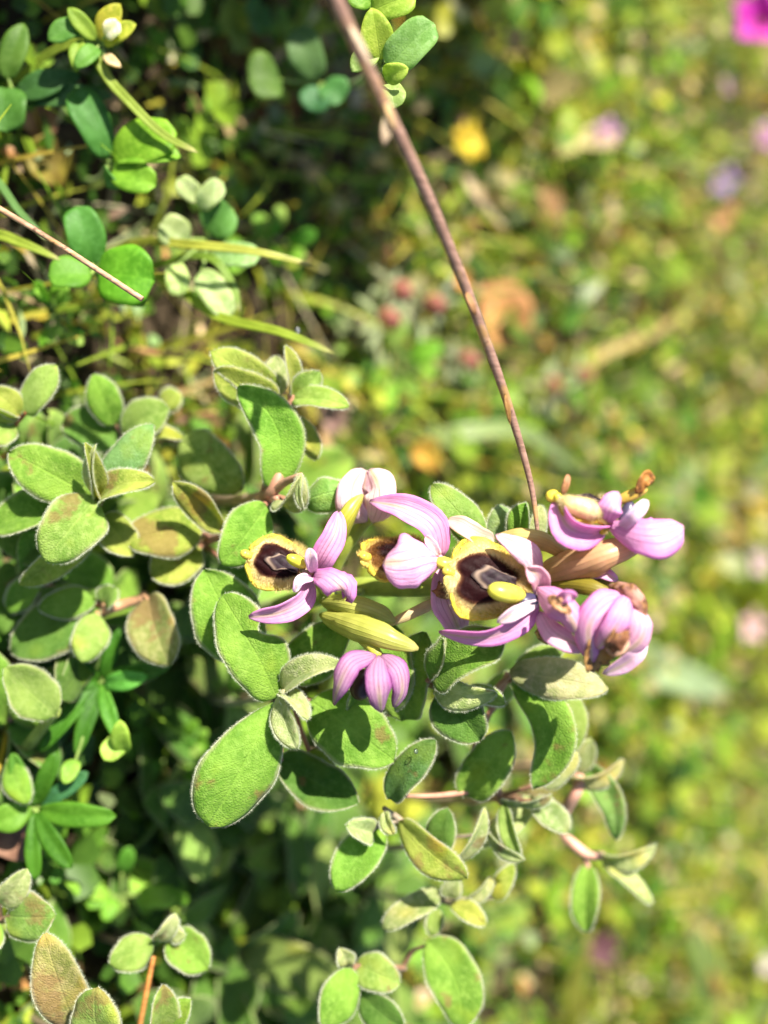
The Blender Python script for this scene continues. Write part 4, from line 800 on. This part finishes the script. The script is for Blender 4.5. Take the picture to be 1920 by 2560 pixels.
# dry stalks and single grass blades
def stalk(name, label, cat, pts, radii, color, root=None, mat='dry_stem', group=None, knots=(), foot=()):
    pp = [P(*p) for p in pts] + [np.array(f) for f in foot]; rt = pp[-1] if foot else pp[0]
    t = thing(name, label, cat, rt, group); path = pp
    Tubes().add(path, radii, 9, 60).build('culm', mat, t, color)
    for k in knots:
        c = P(*k[0]); d = nrm(P(*k[1]) - c); leaf(t, c, P(*k[1]), k[2], color=k[3], mat='dead_leaf', name='sheath', fold=.5, curl=.1, nu=8, nv=4)
    return t
stalk('dry_stalk', 'long brown dry stalk leaning across to the peach bract of the orchid', 'stalk', [(1346, 1345, .2225), (1325, 1200, .2215), (1260, 980, .2155), (1170, 735, .2055), (1060, 470, .1945), (950, 240, .1855), (830, -20, .1775), (740, -220, .1715)], [.00034, .00055, .00078, .00092, .00098, .00105, .00112, .0012, .0012, .0013, .0013], (.27, .165, .125), foot=[(-.125, .095, .118), (-.185, .10, .085), (-.225, .105, -.003)],
      knots=[((975, 280, .1865), (960, 365, .1845), 30, (.60, .52, .38)), ((960, 250, .1865), (990, 330, .1835), 16, (.5, .36, .2)), ((870, 60, .1795), (930, 170, .1785), 14, (.62, .52, .42)), ((1165, 730, .2045), (1190, 790, .2045), 16, (.36, .2, .1)), ((1262, 985, .2145), (1275, 1060, .2155), 12, (.40, .24, .08))])
stalk('broken_straw', 'thin pale brown straw with a snapped end over the round-leaved trefoil', 'straw', [(356, 748, .2205), (240, 672, .2215), (100, 582, .2255), (-40, 498, .2295), (-300, 330, .2405)], [.00052, .00050, .00052, .00058, .0006, .0006], (.42, .26, .17), foot=[tuple(G(-470, 230) - [0, 0, .002])])
def bladegrass(label, pts, wpx, color, name='grass_blade', cat='grass blade', group=None, mat='bract', up=None):
    pp = [P(*p) if p[2] > .1 else G(*p) for p in pts]; d = np.mean([np.dot(q - CAM, FW) for q in pp])      # the third number is a distance, or a height above the soil
    pp = [np.array([pp[0][0] + .002, pp[0][1] + .004, -.002])] + pp
    o = blade(name, pp, MM(wpx, d) / 2, -FW if up is None else up, mat, None, color, prof=(.12, .35), fold=.35, nu=24, nv=4, thick=.00025, loc=pp[0])
    return tag(o, label, cat, group)
bladegrass('green grass blade running down to the folded trefoil leaf', [(180, 110, .2485), (290, 220, .2435), (400, 330, .2415), (495, 382, .2405)], 26, (.28, .38, .05))
bladegrass('arched grass blade yellowing to a brown tip above the bleached trefoil', [(330, 610, .2665), (480, 612, .2515), (640, 630, .2485), (785, 664, .2505)], 24, (.42, .46, .07))
bladegrass('lime grass blade with a cream tip just above the yellow-green new tips', [(380, 690, .2665), (540, 788, .2555), (700, 830, .2465), (836, 884, .2445)], 26, (.34, .46, .05))
bladegrass('thin bluish grass blade beside the broken straw', [(-30, 440, .2525), (50, 530, .2455), (115, 600, .2445)], 20, (.16, .32, .10))
bladegrass('short yellow-green blade under the broken straw', [(-30, 590, .2485), (60, 610, .2435), (150, 650, .2425)], 26, (.30, .40, .05))
bladegrass('curving green blade between the bleached trefoil and the lime blade', [(480, 640, .2605), (575, 700, .2555), (600, 780, .2545)], 20, (.22, .36, .05))
bladegrass('grey-green grass blade arching through the open turf near the woolly herbs', [(1060, 1110, .010), (1180, 1080, .022), (1330, 1090, .026), (1500, 1220, .014)], 44, (.30, .40, .16))
bladegrass('shiny short grass blade reflecting light in the green turf', [(1400, 800, .010), (1450, 750, .020), (1510, 700, .024)], 40, (.36, .44, .28))
bladegrass('thin bleached grass stem curving beneath the brown stalk', [(1140, 370, .008), (1180, 470, .016), (1265, 575, .020)], 22, (.62, .54, .36), mat='dead_leaf')
bladegrass('yellow blade standing up in the far corner turf', [(1420, 2560, .012), (1440, 2440, .024), (1470, 2350, .034)], 50, (.46, .46, .06))
bladegrass('broad pale mint blade lying on the lime turf past the withering flower', [(1600, 1650, .016), (1700, 1690, .026), (1820, 1740, .028)], 90, (.36, .48, .26))
bladegrass('rust-tipped curved blade over the lime turf corner', [(1740, 2320, .022), (1790, 2440, .030), (1810, 2570, .024)], 34, (.52, .36, .10), mat='dead_leaf')
bladegrass('wide lime blade spread in the bright turf corner', [(1700, 2600, .012), (1770, 2460, .026), (1730, 2300, .034)], 90, (.36, .48, .12))
bladegrass('pale hoop of dry grass by the dark hollow in the turf', [(1430, 950, .012), (1500, 890, .020), (1640, 830, .022), (1690, 790, .016)], 26, (.46, .38, .16), mat='dead_leaf')
# fallen leaves and litter
def fallen(label, px, py, L, W, color, ang, h=.006, group=None, name='dead_leaf'):
    c = G(px, py, h); a = R(ang); d = np.array([math.cos(a), math.sin(a), .25 * rng.normal()]); b = c - d * L / 2
    pts = [b, b + d * L * .35 + [0, 0, L * .1], b + d * L * .7 + [0, 0, L * .08], b + d * L]
    o = blade(name, pts, W / 2, np.array([0, -.5, 1.]), 'dead_leaf', None, color, prof=(.45, .45), fold=.2, cup=.2, wave=.15, ripple=.08, nu=12, nv=8, loc=c)
    return tag(o, label, 'dead leaf', group)
fallen('large orange-tan dead leaf lying crumpled behind the brown stalk', 1240, 790, .021, .017, (.60, .33, .13), 20, .016)
fallen('small orange dead leaf folded against the large tan one', 1150, 705, .010, .006, (.62, .34, .12), 100, .016)
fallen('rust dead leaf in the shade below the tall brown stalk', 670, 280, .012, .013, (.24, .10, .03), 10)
fallen('amber dead leaf sunk in the dark gap under the shrub', 570, 95, .015, .014, (.18, .11, .02), 60)  # amber darkened in its colour to stand for shade
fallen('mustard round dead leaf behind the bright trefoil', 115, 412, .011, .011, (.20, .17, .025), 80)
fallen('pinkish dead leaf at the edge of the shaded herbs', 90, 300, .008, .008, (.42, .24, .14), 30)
fallen('brown curled dead leaf amid the green turf', 1360, 530, .016, .009, (.34, .19, .09), 5, .012)
fallen('ochre dead leaf under the arching grey-green blade', 1065, 1140, .012, .009, (.50, .30, .05), 70, .012)
fallen('orange dead leaf caught low between the brown stalk and the topmost flower', 1700, 1240, .020, .008, (.50, .31, .14), 95, .014)
fallen('tan dead leaf curled in the far turf', 1800, 560, .012, .010, (.55, .32, .16), 60, .014)
fallen('pale brown chip of dead leaf among the thicket stems', 760, 2000, .010, .008, (.52, .34, .20), 30, .014)
fallen('peach chip of dead leaf beside the cupped dark leaf', 880, 2060, .011, .010, (.58, .38, .22), 120, .012)
fallen('purple-brown withered leaf lying over the broad-lobed herb', 40, 2080, .020, .010, (.26, .15, .11), 75, .018)
fallen('brown rolled dead leaf on the soil under the spotted sprig', 175, 2310, .011, .005, (.28, .18, .13), 60, .004)
fallen('russet dead leaf half buried below the small pair-leaved sprig', 560, 2470, .022, .010, (.22, .13, .08), 35, .003)
fallen('brick-red dead leaf under the silvery sprig', 710, 2380, .012, .010, (.32, .13, .06), 10, .004)
fallen('mauve-tinted dead leaf lying under the new shrub tips', 825, 1040, .010, .008, (.45, .30, .28), 50, .012)
fallen('light tan splinter of dead leaf pointing from the new shrub tips', 810, 1120, .010, .003, (.62, .46, .24), 20, .014)
stalk('pine_needle', 'orange pine needle standing out of the litter by the pair-leaved sprig', 'pine needle', [(384, 2392, .2445), (366, 2480, .2455), (345, 2590, .2475)], [.00045, .0005, .0005], (.52, .22, .06))
for px, py, a, lab in [(240, 900, 100, 'tan twig leaning in the dark behind the leaf tips'), (400, 1000, 80, 'second tan twig upright behind the leaf tips'), (320, 850, 95, 'orange twig among shaded stems')]:
    c = G(px, py, .004); e = c + np.array([.004, .002, .018]); t = Tubes().add([c - [0, 0, .005], (c + e) / 2 + [.002, 0, 0], e], [.0008, .0007, .0005], 6).build('twig', 'dry_stem', None, (.42, .24, .12), loc=c); tag(t, lab, 'twig')
# small flowers far out in the turf
def posy(label, px, py, h, size, color, n=5, up=(0, -.4, 1), group=None, name='wild_flower', ctr=(.6, .5, .1), cup=.5):
    c = G(px, py, h); t = thing(name, label, 'flower', (c[0], c[1], 0), group)
    Tubes().add([np.array([c[0], c[1], -.002]), c * .5 + np.array([c[0], c[1], 0]) * .5 + [.001, 0, 0], c], [.0005, .0005, .0005], 5).build('stem', 'stem', t, (.2, .3, .06))
    U = nrm(up); A = nrm(np.cross(U, [1, .2, 0])); B = np.cross(U, A)
    for k in range(n):
        a = 6.2832 * k / n; d = A * math.cos(a) + B * math.sin(a) + U * cup; d = nrm(d)
        leaf(t, c, c + d * size, size * .30, color=jitter(color, .05), mat='dead_leaf', name='petal', hint=tuple(U), nu=6, nv=4, fold=.1, curl=.1)
    blob('flower_centre', t, c + U * size * .15, U, size * .4, size * .16, ctr)
    return t
posy('vivid magenta blossom with paler rim in the far turf corner', 1896, 75, .034, .019, (.62, .05, .58), 5, cup=1.4, up=(0, -.9, .5))
posy('small lilac flower alone in the green turf beyond the brown stalk', 1508, 338, .024, .0065, (.52, .30, .55))
posy('blue-violet flower tilted in the straw-coloured turf', 1800, 450, .024, .0075, (.40, .30, .60), up=(.4, -.4, .8))
posy('purple flower beside a pale leaf below the magenta blossom', 1905, 345, .024, .0075, (.52, .25, .58))
posy('tiny pale pink flower right below the magenta blossom', 1818, 218, .024, .005, (.70, .50, .62))
posy('yellow flower shining in the shade right of the brown stalk'.replace(' right of', ' past'), 1170, 352, .018, .0065, (.70, .55, .03), 7, cup=.2)
posy('dusty pink flower in the lime turf past the withering bloom', 1868, 1565, .03, .008, (.62, .42, .50))
posy('tiny white flower in the bright turf corner', 1910, 2410, .026, .005, (.78, .76, .74))
posy('dark wine-coloured dried flower under the pale wispy sprig', 1495, 2370, .022, .008, (.15, .07, .09), 6, ctr=(.12, .06, .06))
posy('grey-lilac dried flower on the sunny turf', 1890, 1405, .03, .007, (.52, .42, .48))
# dew drops added to make glints of the sun
for px, py, d, r_, lab in [(1040, 1878, .2262, .0005, 'dew drop added for a glint on the narrow dark leaf'), (744, 826, .2455, .0007, 'dew drop added for a glint on the lime grass blade'), (1720, 858, 0, .0012, 'dew drop added for a glint in the open turf')]:
    c = P(px, py, d) if d else G(px, py, .027); V, F = [], []
    for i in range(9):
        for k in range(12):
            p, q = math.pi * i / 8, 6.2832 * k / 12; V.append(c + r_ * np.array([math.sin(p) * math.cos(q), math.sin(p) * math.sin(q), .8 * math.cos(p)]))
    F = [(i * 12 + k, (i + 1) * 12 + k, (i + 1) * 12 + (k + 1) % 12, i * 12 + (k + 1) % 12) for i in range(8) for k in range(12)]
    tag(mk('glint_drop', V, F, 'dew', None, loc=c), lab, 'dew drop')
